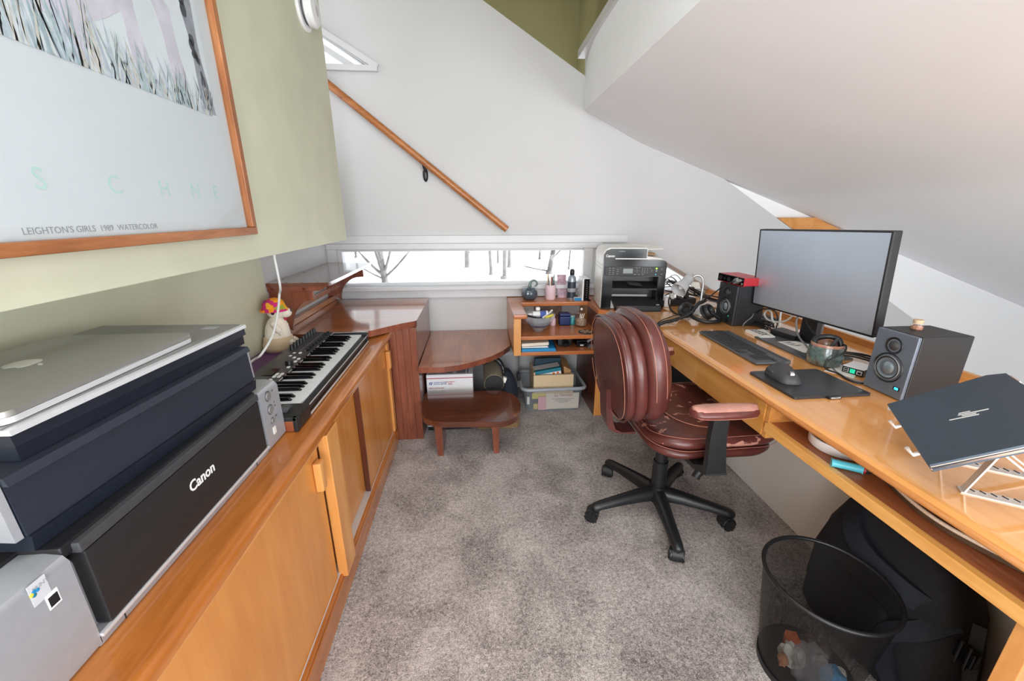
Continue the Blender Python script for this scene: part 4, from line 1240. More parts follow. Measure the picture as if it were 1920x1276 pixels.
# ---------------------------------------------------------------- laser printer on the deck
t = thing('laser_printer', 'tall white and gloss black multifunction printer beside the window', 'printer', (.742, 2.362, .692), R(-8))
W_, H_ = .372, .300
b = B()
b.prism(rrect(.372, .215, .028, 6, .186, .2075), 0.004, .205, .004)
b.box(.0, .004, .004, .058, .13, .205, .002).box(.334, .004, .004, .372, .13, .205, .002).box(.058, .004, .004, .334, .13, .052)
b.prism(rrect(.372, .315, .03, 6, .186, .1575), .205, .290, .006)
part('housing', b, 'offwhite', t)
b = B()
side = [(.0, .29), (.0, .325), (.012, .350), (.035, .364), (.248, .364), (.256, .356), (.256, .29)]
b.loft([[(x, y, z) for x, z in side] for y in (.002, .30)])
part('document_feeder', b, 'offwhite', t, smooth=30)
part('feeder_tray', B().hexa([(.256, .05, .292), (.366, .05, .292), (.366, .30, .292), (.256, .30, .292), (.256, .05, .312), (.35, .05, .300), (.35, .30, .330), (.256, .30, .330)], .003), 'offwhite', t)
fr = [(.004, .004), (.368, .004), (.371, .02), (.371, .275), (.362, .290), (.345, .295), (.262, .297), (.250, .300), (.250, .355), (.246, .359), (.045, .359), (.018, .348), (.004, .325)]
b = B()
# front frame around the paper opening
YP = lambda y: Matrix(((1, 0, 0, 0), (0, 0, 1, y), (0, 1, 0, 0), (0, 0, 0, 1)))
b.prism([(.004, .200), (.371, .200)] + [p for p in fr if p[1] > .2], -.008, .004, .001, 0, YP(0))
b.prism([(.004, .004), (.062, .004), (.062, .200), (.004, .200)], -.008, .004, .001, 0, YP(0))
b.prism([(.330, .004), (.371, .004), (.371, .200), (.330, .200)], -.008, .004, .001, 0, YP(0))
part('front_panel', b, 'gloss', t)
part('opening', B().box(.060, .09, .060, .332, .10, .200).box(.060, .0, .055, .332, .095, .060).box(.0605, .0, .06, .064, .095, .2).box(.328, .0, .06, .3315, .095, .2), 'black', t)
part('output_tray', B().hexa([(.060, -.004, .120), (.332, -.004, .120), (.332, .09, .150), (.060, .09, .150), (.060, -.004, .128), (.332, -.004, .128), (.332, .09, .158), (.060, .09, .158)], .002), 'satin', t)
part('paper_stop', B().hexa([(.165, -.012, .150), (.238, -.012, .143), (.238, .02, .150), (.165, .02, .158), (.155, -.002, .156), (.228, -.002, .150), (.228, .03, .158), (.155, .03, .164)], .001), 'char', t)
part('tray_guide', B().box(.065, -.004, .080, .275, .006, .092, .002), 'grey', t, label='silver tray guide')
part('cassette', B().hexa([(.085, -.070, .002), (.345, -.070, .002), (.345, .02, .002), (.085, .02, .002), (.085, -.070, .036), (.345, -.070, .036), (.335, .0, .062), (.062, .0, .062)], .004), 'satin', t)
part('cassette_label', B().box(.318, -.058, .0405, .336, -.048, .0422), 'paper', t)
cpn = part('control_strip', B().box(.012, -.012, .204, .366, -.0078, .258, .002), 'satin', t)
part('display', B().box(.120, -.0134, .218, .176, -.0118, .246, .001), mat('lcd', (118, 128, 124), .25), cpn)
def dots(spec, m, nm):
    b = B()
    for x, z, w_, h_ in spec:
        b.box(x - w_ / 2, -.0127, z - h_ / 2, x + w_ / 2, -.0118, z + h_ / 2)
    part(nm, b, m, cpn)
sp = [(x, z, .010, .0022) for x in (.042, .062) for z in (.248, .236, .224, .213)] + [(.088, z, .009, .0022) for z in (.240, .228, .215)] + [(.024, z, .002, .0022) for z in (.240, .228, .216)]
sp += [(x, z, .0035, .0035) for x in (.232, .246, .260) for z in (.248, .239, .230, .221)] + [(.200 + .011 * dx, .234 + .008 * dz, .004, .0025) for dx, dz in ((0, 1), (0, -1), (1, 0), (-1, 0), (0, 0))] + [(.275, .248, .008, .002), (.285, .239, .008, .002), (.285, .230, .008, .002), (.196, .252, .010, .002), (.212, .252, .010, .002), (.19, .212, .014, .002), (.212, .212, .01, .002), (.235, .212, .01, .002)]
sp += [(.343, .248, .012, .001), (.343, .240, .012, .001), (.343, .215, .006, .004)]
dots(sp, 'inkd', 'key_print')
part('start_light', B().cyl((.312, -.0118, .248), (.312, -.0135, .248), .005), 'led', cpn, label='lit green button')
part('stop_key', B().cyl((.312, -.0118, .234), (.312, -.0132, .234), .005), 'grey', cpn)
part('power_light', B().cyl((.310, -.0118, .213), (.310, -.0132, .213), .0025), 'ledb', cpn)
part('logo', B().text('Canon', .019, FY(.040, -.0088, .318), bold=.0005), 'ink', t, label='white maker lettering')
part('model_print', B().text('MF4880dw', .009, FY(.105, -.0086, .345)), 'inkd', t)
part('white_slot', B().box(.070, -.0105, .300, .262, -.0078, .3055, .001), 'white', t)
part('side_seam', B().box(-.0012, .02, .262, .0005, .25, .2635).box(-.0012, .02, .240, .0005, .28, .2415), 'grey', t)
single('loose_papers', 'loose white papers lying on top of the laser printer', 'paper', B().hexa([(.97, 2.44, 1.033), (1.12, 2.40, 1.043), (1.15, 2.54, 1.05), (.98, 2.58, 1.060), (.97, 2.44, 1.037), (1.12, 2.40, 1.046), (1.15, 2.54, 1.053), (.98, 2.58, 1.063)]), 'paper')
single('cardboard_piece', 'bent brown cardboard strip under the papers on the laser printer', 'card', B().hexa([(1.0, 2.40, 1.014), (1.07, 2.385, 1.010), (1.09, 2.45, 1.012), (1.0, 2.47, 1.02), (1.0, 2.40, 1.019), (1.07, 2.385, 1.014), (1.09, 2.45, 1.016), (1.0, 2.47, 1.025)]), 'card')
# ---------------------------------------------------------------- built-in desk
DT = 0.700
t = thing('desk', 'long glossy honey wood built-in desk with drawers along the right wall', 'desk', (1.28, 1.2, 0))
b = B()
prof = [(.905, .690), (.906, .679), (.912, .673), (.925, .672), (1.66, .672), (1.66, .700), (.925, .700), (.912, .698)]
b.loft([[(x, y, z) for x, z in prof] for y in (-.5, .8, 1.6, 2.225)])
b.box(1.118, 2.225, .672, 1.66, 2.795, .700, .001)
part('desk_top', b, 'desk', t, True)
part('edge_bead', B().tube([(.9065, -.5, .6805), (.9065, .8, .6805), (.9065, 2.22, .6805)], .0075, 10, k=1), 'deskedge', t, True)
bb = part('backboard', B().box(1.66, -.5, .672, 1.682, 2.795, .728, .003), 'honey', t, True)
da = wood('drawer_fronts', (196, 126, 54), (218, 154, 78), (228, 170, 98), 'y', .6, .25, .4, 51, 1.8)
part('drawer', B().box(.915, 1.530, .556, .933, 1.900, .670, .001), da, t, True)
part('drawer', B().box(.915, 1.104, .556, .933, 1.5275, .670, .001), da, t, True)
part('apron_side', B().box(.917, 1.084, .553, 1.26, 1.102, .672, .001), 'honey', t, True)
part('apron_side', B().box(.917, 1.902, .585, 1.26, 1.925, .672, .001), 'honeyz', t, True)
part('drawer_box', B().box(.94, 1.11, .560, 1.26, 1.89, .665), 'honey', t, True)
part('lower_shelf', B().box(.925, -.5, .584, 1.274, 1.084, .610), 'cedar', t, True)
part('shelf_lip', B().box(.905, -.5, .581, .925, 1.084, .611, .002), wood('pale_lip', (196, 132, 60), (224, 166, 92), (236, 186, 118), 'y', 1.2, .3, .3, 61), t, True, 'pale front lip of the lower shelf')
part('cubby_back', B().box(1.255, -.5, .610, 1.272, 1.084, .672), 'cedar', t, True)
part('leg_panel', B().box(.916, .418, 0, .955, .447, .581, .002), 'honeyz', t, True)
part('leg_panel', B().box(.955, .420, 0, 1.27, .444, .581, .002), wood('leg_red', (98, 40, 24), (140, 62, 38), (164, 82, 52), 'z', 1.2, .3, .4, 71), t, True)

# ---------------------------------------------------------------- speakers and interface
def speaker_box(label, y0, y1, x0, depth, h, shade_):
    t = thing('speaker', label, 'speaker', (x0, (y0 + y1) / 2, DT), 0, 'pair of studio speakers')
    w = y1 - y0
    part('cabinet', B().box(.012, -w / 2, .001, depth, w / 2, h, .004), 'satin', t)
    bf = part('baffle', B().box(0, -w / 2 + .001, .002, .0125, w / 2 - .001, h - .001, .004), mat('baffle', shade_, .36, .2, .05, 60), t)
    MX = lambda z: Matrix(((0, 0, -1, 0), (-1, 0, 0, 0), (0, 1, 0, z), (0, 0, 0, 1)))
    tw = part('tweeter', B().lathe([(.0265, .0005), (.0255, .0025), (.018, -.001), (.0165, -.002)], 36, 0, MX(h - .044)), 'black', t, smooth=60)
    part('dome', B().lathe([(.0165, -.0015), (.012, .004), (.006, .007), (0, .008)], 30, 0, MX(h - .044)), 'char', tw, smooth=60)
    wf = part('woofer', B().lathe([(0.0473, 0.0004), (0.0456, 0.003), (0.0404, -0.002), (0.0378, 0.001), (0.0361, 0.004), (0.0335, 0.0035), (0.031, -0.002)], 44, 0, MX(.088)), 'black', t, smooth=60)
    part('surround_ring', B().lathe([(.0383, .0012), (.037, .0048), (.0353, .0012)], 44, 0, MX(.088)), 'grey', wf, smooth=60)
    part('cone', B().lathe([(.032, .002), (.0275, .0005), (.0224, -.001), (.019, .000), (.0172, .0022), (.0103, .0055), (0, .007)], 40, 0, MX(.088)), mat('woofer_cone', (140, 154, 164), .28, .5, .05, 30), wf, smooth=60)
    return t, bf, w, h
sR, bf, w, h = speaker_box('larger-looking charcoal studio speaker beside the dark blue laptop, tiny cork jar on top', 1.018, 1.146, 1.277, .180, .204, (104, 114, 128))
part('power_light', B().box(-.002, -.049, .030, .001, -.037, .038, .001), 'ledb', sR, label='lit blue square')
part('power_surround', B().box(-.0012, -.053, .028, .001, -.033, .040, .002), 'black', sR)
sL, bf, w, h = speaker_box('charcoal studio speaker under the red audio interface, left of the monitor', 1.885, 2.040, 1.284, .155, .205, (56, 58, 62))
part('power_light', B().box(-.0015, -.040, .042, .001, -.034, .047, .001), 'tealglow', sL)
part('volume_knob', B().cyl((0, -.04, .023), (-.006, -.04, .023), .011, n=24, bev=.001), 'black', sL)
part('badge', B().box(-.001, .015, .016, .0005, .045, .019), 'grey', sL)

t = thing('audio_interface', 'red metal audio interface box with black face on the left speaker', 'audio interface', (1.335, 1.955, .905), R(2))
part('shell', B().box(-.048, -.105, .004, .062, .105, .044, .004), 'red', t)
fc = part('face_plate', B().box(-.053, -.103, .005, -.048, .103, .043, .0015), 'gloss', t)
part('rim', B().box(-.0525, -.105, .003, -.047, .105, .0055).box(-.0525, -.1055, .003, -.047, -.1025, .045), 'red', t)
for i, (y, r) in enumerate(((.078, .011), (.044, .006), (.010, .011), (-.02, .006))):
    part('socket' if r > .008 else 'knob', B().cyl((-.053, y, .022), (-.056, y, .022), r, n=20, bev=.001), 'black', fc)
part('monitor_knob', B().cyl((-.053, -.055, .024), (-.066, -.055, .024), .014, n=28, bev=.002), 'chrome', fc, label='large silver knob')
part('knob', B().cyl((-.053, -.080, .030), (-.062, -.080, .030), .007, n=20, bev=.001), 'chrome', fc, label='small silver knob')
part('socket', B().cyl((-.053, -.092, .014), (-.055, -.092, .014), .005, n=16), 'grey', fc)
part('feet', B().box(-.04, -.09, 0, -.02, -.07, .004).box(-.04, .07, 0, -.02, .09, .004).box(.03, -.09, 0, .05, -.07, .004).box(.03, .07, 0, .05, .09, .004), 'black', t)

# ---------------------------------------------------------------- monitor
t = thing('monitor', 'large flat computer monitor on a black stand in the middle of the desk', 'monitor', (1.37, 1.54, DT))
MM = Matrix.Translation((1.362, 1.562, 1.006)) @ Matrix.Rotation(R(-1.6), 4, 'X') @ Matrix.Rotation(R(-3), 4, 'Y')
part('housing', B().box(-.002, -.322, -.180, .030, .322, .180, .004, 0, MM), 'satin', t, True)
def screen_mat():
    m, nt, p = newmat('painted_sheen_screen')  # pale metallic base paints reflected room light onto the dark screen
    v = coords(nt)
    nt.links.new(ramp(nt, noise(nt, v, 6), [(.3, lin((206, 220, 236))), (.7, lin((212, 226, 242)))]), p.inputs['Base Color'])
    p.inputs['Roughness'].default_value = .5
    p.inputs['Metallic'].default_value = .85
    p.inputs['Specular IOR Level'].default_value = .7
    return m
part('screen', B().box(-.0035, -.315, -.173, -.001, .315, .174, .0008, 0, MM), screen_mat(), t, True)
part('bezel', B().box(-.0045, -.322, -.180, -.001, .322, -.173, .0008, 0, MM).box(-.0045, -.322, .174, -.001, .322, .180, .0008, 0, MM).box(-.0045, -.322, -.173, -.001, -.315, .174, .0008, 0, MM).box(-.0045, .315, -.173, -.001, .322, .174, .0008, 0, MM), 'black', t, True)
part('stand_base', B().box(1.272, 1.372, DT, 1.462, 1.690, DT + .007, .002), mat('stand_grey', (88, 90, 94), .35, .3, .04, 60), t, True)
part('stand_column', B().box(1.444, 1.552, DT + .007, 1.476, 1.640, 1.06, .004), 'satin', t, True)
part('mount', B().box(1.39, 1.52, .93, 1.45, 1.66, 1.07, .004), 'black', t, True)

def cable(label, pts, r=.003, m='cable', n=8, name='cable', group=None):
    return single(name, label, 'cable', B().tube(pts, r, n), m, group=group, smooth=70)
cable('paired grey-edged cable looping down from the monitor into the mug', [(1.40, 1.60, .86), (1.385, 1.60, .80), (1.375, 1.56, .745), (1.345, 1.47, .725), (1.31, 1.405, .713)], .004, 'cableg')
cable('black cable bowing from the monitor underside behind the mug', [(1.40, 1.595, .86), (1.40, 1.56, .80), (1.405, 1.50, .76), (1.41, 1.43, .74), (1.40, 1.38, .71)], .004)
cable('light grey cable beside the black monitor column', [(1.41, 1.49, .84), (1.42, 1.50, .78), (1.425, 1.51, .73), (1.42, 1.50, .709)], .004, 'cableg')
cable('white charging cable curling under the left half of the monitor', [(1.46, 1.72, .85), (1.455, 1.71, .80), (1.44, 1.74, .76), (1.43, 1.82, .745), (1.43, 1.86, .765), (1.43, 1.845, .79), (1.43, 1.815, .785), (1.43, 1.80, .755), (1.43, 1.77, .735)], .0045, 'cablew')
cable('white plug lead hanging straight down behind the monitor', [(1.49, 1.83, .87), (1.49, 1.83, .80), (1.49, 1.825, .745), (1.49, 1.82, .715)], .005, 'cablew')
rg = random.Random(11)
for i in range(6):
    x0, y0 = 1.40 + .05 * rg.random(), 1.86 + .04 * rg.random()
    pts = [(x0, y0, .708 + .004 * i)]
    for k in range(6):
        pts.append((1.375 + .09 * rg.random(), 1.78 + .15 * rg.random(), .706 + .035 * rg.random()))
    cable('black lead in the tangle between left speaker and monitor stand', pts, .003, 'cable', group='tangled black leads under the monitor')
cable('black lead arching from the left speaker back over the desk', [(1.40, 1.879, .77), (1.395, 1.83, .80), (1.43, 1.80, .80), (1.45, 1.79, .76), (1.46, 1.80, .708)], .0032)
cable('thin grey lead from the left speaker side to the desk', [(1.385, 1.879, .765), (1.365, 1.86, .752), (1.345, 1.875, .72), (1.33, 1.866, .704)], .0028, 'cableg')
for i in range(5):
    z = .704 + .006 * (i % 3)
    cable('black lead in the bundle running behind the right speaker', [(1.40 + .012 * i, 1.40 + .01 * i, .716 + .006 * (i % 2)), (1.46 + .010 * i, 1.36, z + .012), (1.50 + .008 * i, 1.26, z + .006), (1.53 + .006 * i, 1.12, z), (1.54 + .006 * i, 1.0, z)], .0036, group='bundled black leads behind the right speaker')
cable('black lead looping over the front of the glazed mug onto the desk', [(1.345, 1.33, .775), (1.345, 1.305, .786), (1.310, 1.272, .770), (1.268, 1.284, .735), (1.262, 1.278, .708), (1.275, 1.235, .704), (1.262, 1.19, .704), (1.268, 1.155, .704), (1.30, 1.150, .704)], .0032)
cable('grey ring of cable round the base of the computer board', [(1.40, 1.30, .704), (1.345, 1.335, .704), (1.29, 1.27, .704), (1.272, 1.20, .704), (1.29, 1.155, .704)], .0028, 'cableg')

t = thing('notebook', 'small white notebook with crossed black lines near the back of the keyboard', 'notebook', (1.33, 1.73, DT))
part('pages', B().hexa([(1.282, 1.665, .7005), (1.352, 1.662, .7005), (1.385, 1.785, .7005), (1.29, 1.785, .7005), (1.282, 1.665, .711), (1.352, 1.662, .711), (1.385, 1.785, .711), (1.29, 1.785, .711)], .001), 'paper', t, True)
b = B()
for k in range(4):
    y = 1.69 + k * .024
    b.tube([(1.305, y, .7115), (1.345, y + .016, .7115)], .0012, 5, k=1).tube([(1.345, y, .7115), (1.305, y + .016, .7115)], .0012, 5, k=1)
part('cross_pattern', b, 'black', t, True)
t = thing('power_adapter', 'black power adapter brick behind the notebook under the monitor', 'adapter', (1.43, 1.69, DT))
part('brick', B().hexa([(1.372, 1.725, .7005), (1.395, 1.60, .7005), (1.462, 1.63, .7005), (1.445, 1.745, .7005), (1.372, 1.725, .730), (1.395, 1.60, .730), (1.462, 1.63, .730), (1.445, 1.745, .730)], .006), 'black', t, True)
part('lead', B().tube([(1.43, 1.612, .712), (1.44, 1.57, .706), (1.45, 1.5, .7105)], .003, 8), 'cable', t, True)
t = thing('sticker_sheet', 'white paper sheet with black swirls lying on the monitor base', 'paper', (1.36, 1.5, DT + .007))
part('sheet', B().prism([(1.318, 1.600), (1.318, 1.455), (1.345, 1.430), (1.42, 1.435), (1.44, 1.52), (1.40, 1.60)], DT + .0073, DT + .0085), 'paper', t, True)
b = B()
for k, (x, y) in enumerate(((1.335, 1.585), (1.336, 1.565), (1.345, 1.545))):
    b.prism([(x - .014, y - .004), (x + .012, y - .012), (x + .034, y - .006), (x + .030, y + .0), (x + .008, y - .004)], DT + .0086, DT + .009)
b.prism([(1.375, 1.485), (1.40, 1.47), (1.425, 1.48), (1.43, 1.50), (1.41, 1.49), (1.39, 1.495)], DT + .0086, DT + .009)
b.prism([(1.35, 1.44), (1.41, 1.445), (1.425, 1.465), (1.37, 1.458)], DT + .0086, DT + .009)
part('swirl_print', b, 'dkgrey', t, True)

# ---------------------------------------------------------------- keyboard, tablet, mouse
t = thing('computer_keyboard', 'slim dark grey computer keyboard with number pad on the desk', 'keyboard', (1.115, 1.560, DT), R(-1.5))
part('plate', B().box(-.070, -.215, .002, .070, .215, .0125, .004), mat('kb_plate', (88, 90, 94), .4, .3, .04, 60), t)
part('rear_bar', B().box(.060, -.21, .0, .072, .21, .016, .004), 'dkgrey', t)
kmat = mat('kb_keys', (46, 47, 50), .5, 0, .05, 60)
U = .01855
rows = []
full = [1.0] * 13 + [1.5]
rows.append((5, .6, [1.0] * 14, 3, 0))
rows.append((4, 1, [1.0] * 13 + [1.6], 3, 4))
rows.append((3, 1, [1.5] + [1.0] * 12 + [1.1], 3, 3))
rows.append((2, 1, [1.75] + [1.0] * 11 + [1.85], 0, 3))
rows.append((1, 1, [2.25] + [1.0] * 10 + [2.35], 1, 3))
rows.append((0, 1, [1.2, 1.2, 1.2, 5.6, 1.2, 1.2, 1.2, 1.4], 3, 3))
nk = 0
lay = []
for r, hgt, main, nav, num in rows:
    xk = -.058 + r * U + (0 if r < 5 else -.003)
    y = .209
    s = 14.6 / sum(main)
    for w_ in main:
        lay.append((xk, y - w_ * s * U, y, hgt)); y -= w_ * s * U
    y = .209 - 14.95 * U
    for k in range(nav):
        lay.append((xk, y - (k + 1) * U, y - k * U, hgt)) if not (r == 1) else lay.append((xk, y - 2 * U, y - U, hgt))
    y = .209 - 18.3 * U
    for k in range(num):
        lay.append((xk, y - (k + 1) * U * 4 / 4, y - k * U, hgt))
for xk, ya, yb, hg in lay[:100]:
    part('key', B().box(xk - U * .42 * hg, ya + .0016, .0125, xk + U * .42 * hg, yb - .0016, .0155, .0012), kmat, t)

t = thing('drawing_tablet', 'black pen tablet lying under the mouse at the desk edge', 'tablet', (1.095, 1.168, DT), R(1))
part('tablet_body', B().prism(rrect(.262, .214, .008, 5), .001, .009, .002), mat('tablet_face', (46, 46, 48), .35, 0, .25, 7, 0), t)
part('pen_loop', B().box(-.025, -.118, .0015, .018, -.105, .008, .001), 'black', t, label='fabric pen loop')
part('lettering', B().text('WACOM', .008, FY(-.003, -.1182, .0048)), 'ink', t)
part('active_corner', B().tube([(.105, -.085, .0092), (.118, -.085, .0092), (.118, -.068, .0092)], .0005, 5, k=1), 'grey', t)
t = thing('computer_mouse', 'sculpted dark grey computer mouse on the black tablet', 'mouse', (1.040, 1.205, DT + .009), R(-12))
rings = []
for u, wl, wr, hh in ((-.062, .012, .012, .010), (-.058, .024, .026, .020), (-.045, .033, .034, .030), (-.02, .038, .038, .041), (.005, .043, .038, .050), (.025, .044, .036, .050), (.045, .040, .030, .038), (.057, .030, .022, .022), (.062, .014, .012, .010)):
    rings.append([(-wl, u, .001), (-wl * 1.02, u, hh * .25), (-wl * .75, u, hh * .72), (-wl * .30, u, hh * .98), (wr * .15, u, hh), (wr * .6, u, hh * .78), (wr * .95, u, hh * .35), (wr, u, .001)])
ms = part('shell', B().loft(rings), mat('mouse_grey', (58, 58, 60), .5, 0, .06, 60), t, smooth=80)
part('wheel', B().cyl((-.006, -.040, .030), (.006, -.040, .030), .009, n=20), 'chrome', t)
part('side_grip', B().ball((-.036, .02, .018), (.009, .026, .012)), 'char', t, smooth=80)

# ---------------------------------------------------------------- mug with headband
t = thing('glazed_mug', 'round green-brown glazed pottery mug full of dark bands on the desk', 'mug', (1.310, 1.345, DT))
def glaze():
    m, nt, p = newmat('green_glaze')
    v = coords(nt)
    nt.links.new(ramp(nt, noise(nt, v, 30, 4, .6, 1.0), [(.3, lin((70, 66, 62))), (.48, lin((82, 96, 93))), (.62, lin((92, 118, 118))), (.78, lin((146, 138, 130)))]), p.inputs['Base Color'])
    p.inputs['Roughness'].default_value = .18
    p.inputs['Coat Weight'].default_value = .5
    return m
part('mug_body', B().lathe([(0, 0), (.046, 0), (.054, .006), (.058, .030), (.056, .060), (.052, .074)], 40), glaze(), t, smooth=60)
part('rim', B().lathe([(.052, .074), (.0525, .082), (.050, .085), (.047, .083), (.046, .05), (.045, .010), (0, .008)], 40), mat('copper_rim', (166, 122, 104), .25, 0, .2, 60, coat=.4), t, smooth=60, label='copper-brown rim')
single('headband', 'black strap band arched in the glazed mug', 'strap', B().tube([(1.275, 1.36, .765), (1.285, 1.375, .79), (1.32, 1.365, .803), (1.345, 1.34, .798), (1.350, 1.325, .77)], .010, 10), 'black', smooth=70)
single('stylus', 'black stylus standing in the glazed mug', 'pen', B().cyl((1.300, 1.345, .72), (1.322, 1.318, .812), .006, n=12, bev=.002), 'char')
t = thing('computer_board', 'tiny black computer board box with ports and white lid before the right speaker', 'computer', (1.350, 1.245, DT), R(24))
part('case', B().box(-.030, -.032, .002, .050, .032, .024, .001), 'black', t)
part('lid', B().box(-.030, -.032, .0245, .050, .032, .028, .001), 'white', t)
part('usb_port', B().box(-.0312, .012, .006, -.0295, .027, .021), 'alu', t)
part('usb_port', B().box(-.0312, -.007, .006, -.0295, .008, .021), 'tealglow', t, label='teal port')  # glow put into the colour of a port that is no lamp
part('network_port', B().box(-.0312, -.028, .006, -.0295, -.012, .020), 'alu', t)
part('port_hole', B().box(-.0318, -.025, .008, -.0310, -.015, .016).box(-.0318, .014, .0075, -.031, .0255, .0125).box(-.0318, .014, .0145, -.031, .0255, .0195), 'black', t)
single('white_card', 'blank white card lying under the mug and computer board', 'card', B().prism([(1.255, 1.275), (1.36, 1.325), (1.40, 1.28), (1.30, 1.20)], .7003, .7018), 'paper')
t = thing('cork_jar', 'tiny corked glass jar of copper bits on the right speaker', 'jar', (1.362, 1.104, .904))
part('jar', B().lathe([(0, 0), (.015, 0), (.0165, .003), (.0165, .020), (.013, .024), (.013, .028)], 24), 'glass', t, smooth=50)
part('contents', B().lathe([(0, .001), (.0145, .001), (.015, .009), (.010, .013), (0, .012)], 16), mat('copper_bits', (190, 136, 114), .4, .3, .5, 220), t)
part('cork', B().cyl((0, 0, .018), (0, 0, .031), .0125, n=20), mat('cork', (196, 170, 140), .9, 0, .2, 120), t)

# ---------------------------------------------------------------- blue laptop on a folding stand
A_, B_, P_ = Vector((1.05, .865, .778)), Vector((.873, .613, .778)), Vector((1.168, .744, .900))
e1 = (B_ - A_).normalized()
e2 = (P_ - A_); e2 = (e2 - e1 * e2.dot(e1)).normalized()
e3 = e2.cross(e1); e3 = e3 if e3.z > 0 else -e3
LW, LD = .308, .216
LM = Matrix.Identity(4)
for i in range(3):
    LM[i][0], LM[i][1], LM[i][2], LM[i][3] = e2[i], -e1[i], e3[i], (A_ + e1 * LW)[i]
# local: x up the slope from the front edge, y from the near corner to the far corner, z out of the lid
t = thing('blue_laptop', 'dark blue-grey closed laptop with slanted-bar emblem propped on a stand', 'laptop', tuple((A_ + e1 * LW / 2) - Vector((0, 0, .02))))
lo = [(.0, .002), (.002, 0), (.190, 0), (LD, .018), (LD, LW - .018), (.190, LW), (.002, LW), (0, LW - .002)]
lidm = mat('lid_blue', (66, 78, 90), .38, .35, .04, 50)
rose = mat('rose_gold', (224, 186, 164), .28, .6, .03, 60)
part('lid', B().prism(lo, -.0045, 0, .0006, 0, LM), lidm, t, True)
part('lid_edge', B().prism([(x * .998, y) for x, y in lo], -.0062, -.0046, 0, 0, LM), rose, t, True, 'rose gold lid edge')
part('base', B().prism(lo, -.0155, -.0076, .001, 0, LM), lidm, t, True)
part('base_edge', B().prism([(-.0006 + x * 1.002, y) for x, y in lo], -.0125, -.0082, 0, 0, LM), rose, t, True, 'rose gold base edge')
part('hinge', B().box(LD - .004, .03, -.012, LD + .003, .07, -.002, .001, 0, LM), rose, t, True)
part('hinge', B().box(LD - .004, LW - .07, -.012, LD + .003, LW - .03, -.002, .001, 0, LM), rose, t, True)
EM = LM @ Matrix.Translation((.107, LW / 2, .0002))
for (xa, xb, yc) in ((-.012, .006, .0102), (-.014, .033, .0034), (-.009, .013, -.0034), (-.030, .016, -.0102)):
    part('emblem_bar', B().prism([(xa, yc - .0017), (xb, yc - .0017), (xb + .001, yc + .0017), (xa + .001, yc + .0017)], 0, .0006, 0, 0, EM @ Matrix.Rotation(R(-8), 4, 'Z')), 'ink', t, True, 'pale slanted emblem bar')

t = thing('laptop_stand', 'folding white metal laptop stand with slotted legs under the blue laptop', 'stand', (1.02, .70, DT))
h2 = Vector((e2.x, e2.y, 0)).normalized()
st = mat('stand_metal', (226, 216, 208), .35, .4, .03, 60)
for q in (.30, .74):
    f0 = A_ + e1 * (LW * q)
    hook = part('front_hook', B().tube([f0 - e3 * .018 + e2 * .03, f0 - e3 * .018 - e2 * .012, f0 - e3 * .004 - e2 * .014, f0 + e3 * .0 - e2 * .014], .0045, 8, k=1), st, t, True)
    top0, top1 = f0 - e3 * .019 + e2 * .0, f0 - e3 * .019 + e2 * .19
    def plate(p, q_, wdt, th, axis):
        d = (q_ - p)
        n = d.normalized().cross(axis).normalized() * th
        a2 = axis.normalized() * wdt
        return [p - a2, q_ - a2, q_ + a2, p + a2, p - a2 + n, q_ - a2 + n, q_ + a2 + n, p + a2 + n]
    b = B().hexa([tuple(v) for v in plate(top0, top1, .012, .003, e1)])
    part('support_arm', b, st, t, True)
    base0 = Vector((f0.x, f0.y, DT + .003))
    base1 = base0 + h2 * .27
    part('foot_bar', B().hexa([tuple(v) for v in plate(base0 + h2 * .085, base1, .012, .003, e1)]), st, t, True)
    b = B()
    for k in range(9):
        c0 = base0 + h2 * (.10 + .016 * k) + Vector((0, 0, .0035))
        b.tube([c0 - e1 * .004, c0 + e1 * .004 + h2 * .006], .0012, 6, k=1)
    part('slot', b, 'black', t, True, 'dark slots')
    part('strut', B().hexa([tuple(v) for v in plate(base0 + h2 * .25, top0 + e2 * .10, .009, .003, e1)]), st, t, True)
    part('strut', B().hexa([tuple(v) for v in plate(base0 + h2 * .09, top0 + e2 * .15, .009, .003, e1)]), st, t, True)
f0 = A_ + e1 * (LW * .30); g0 = A_ + e1 * (LW * .74)
part('cross_bar', B().cyl(f0 - e3 * .022 + e2 * .10, g0 - e3 * .022 + e2 * .10, .004, n=10), st, t, True)

# ---------------------------------------------------------------- lamp, headphones, cables at the far end
t = thing('desk_lamp', 'small brushed silver gooseneck desk lamp near the laser printer', 'lamp', (1.285, 2.17, DT))
part('lamp_base', B().lathe([(0, 0), (.085, 0), (.087, .006), (.078, .020), (.05, .034), (.02, .041), (0, .043)], 40, 0, Matrix.Translation((0, 0, .0))), 'chrome', t, smooth=60)
part('gooseneck', B().tube([(0.0, .03, .035), (.006, .04, .10), (.012, .05, .16), (.006, .06, .195), (-.016, .07, .207), (-.036, .08, .195), (-.042, .09, .172)], .0065, 12), 'chrome', t, smooth=70)
LA = Vector((-.045, .10, .190)); LB = Vector((-.145, .045, .115))
d = (LB - LA)
sh = frame_at(LA, d.orthogonal(), d.cross(d.orthogonal()))
part('lamp_shade', B().lathe([(0, -.012), (.014, -.012), (.018, 0), (.026, .006), (.029, .012), (.029, .060), (.033, .064), (.046, .118), (.044, .118), (.031, .064), (.0, .05)], 36, 0, sh), 'alu', t, smooth=50)
part('bulb', B().ball((0, 0, .075), (.02, .02, .03), 0, sh), 'white', t)
part('switch', B().cyl((0, .0, -.012), (0, 0, -.028), .006, n=14, M=sh), 'chrome', t)
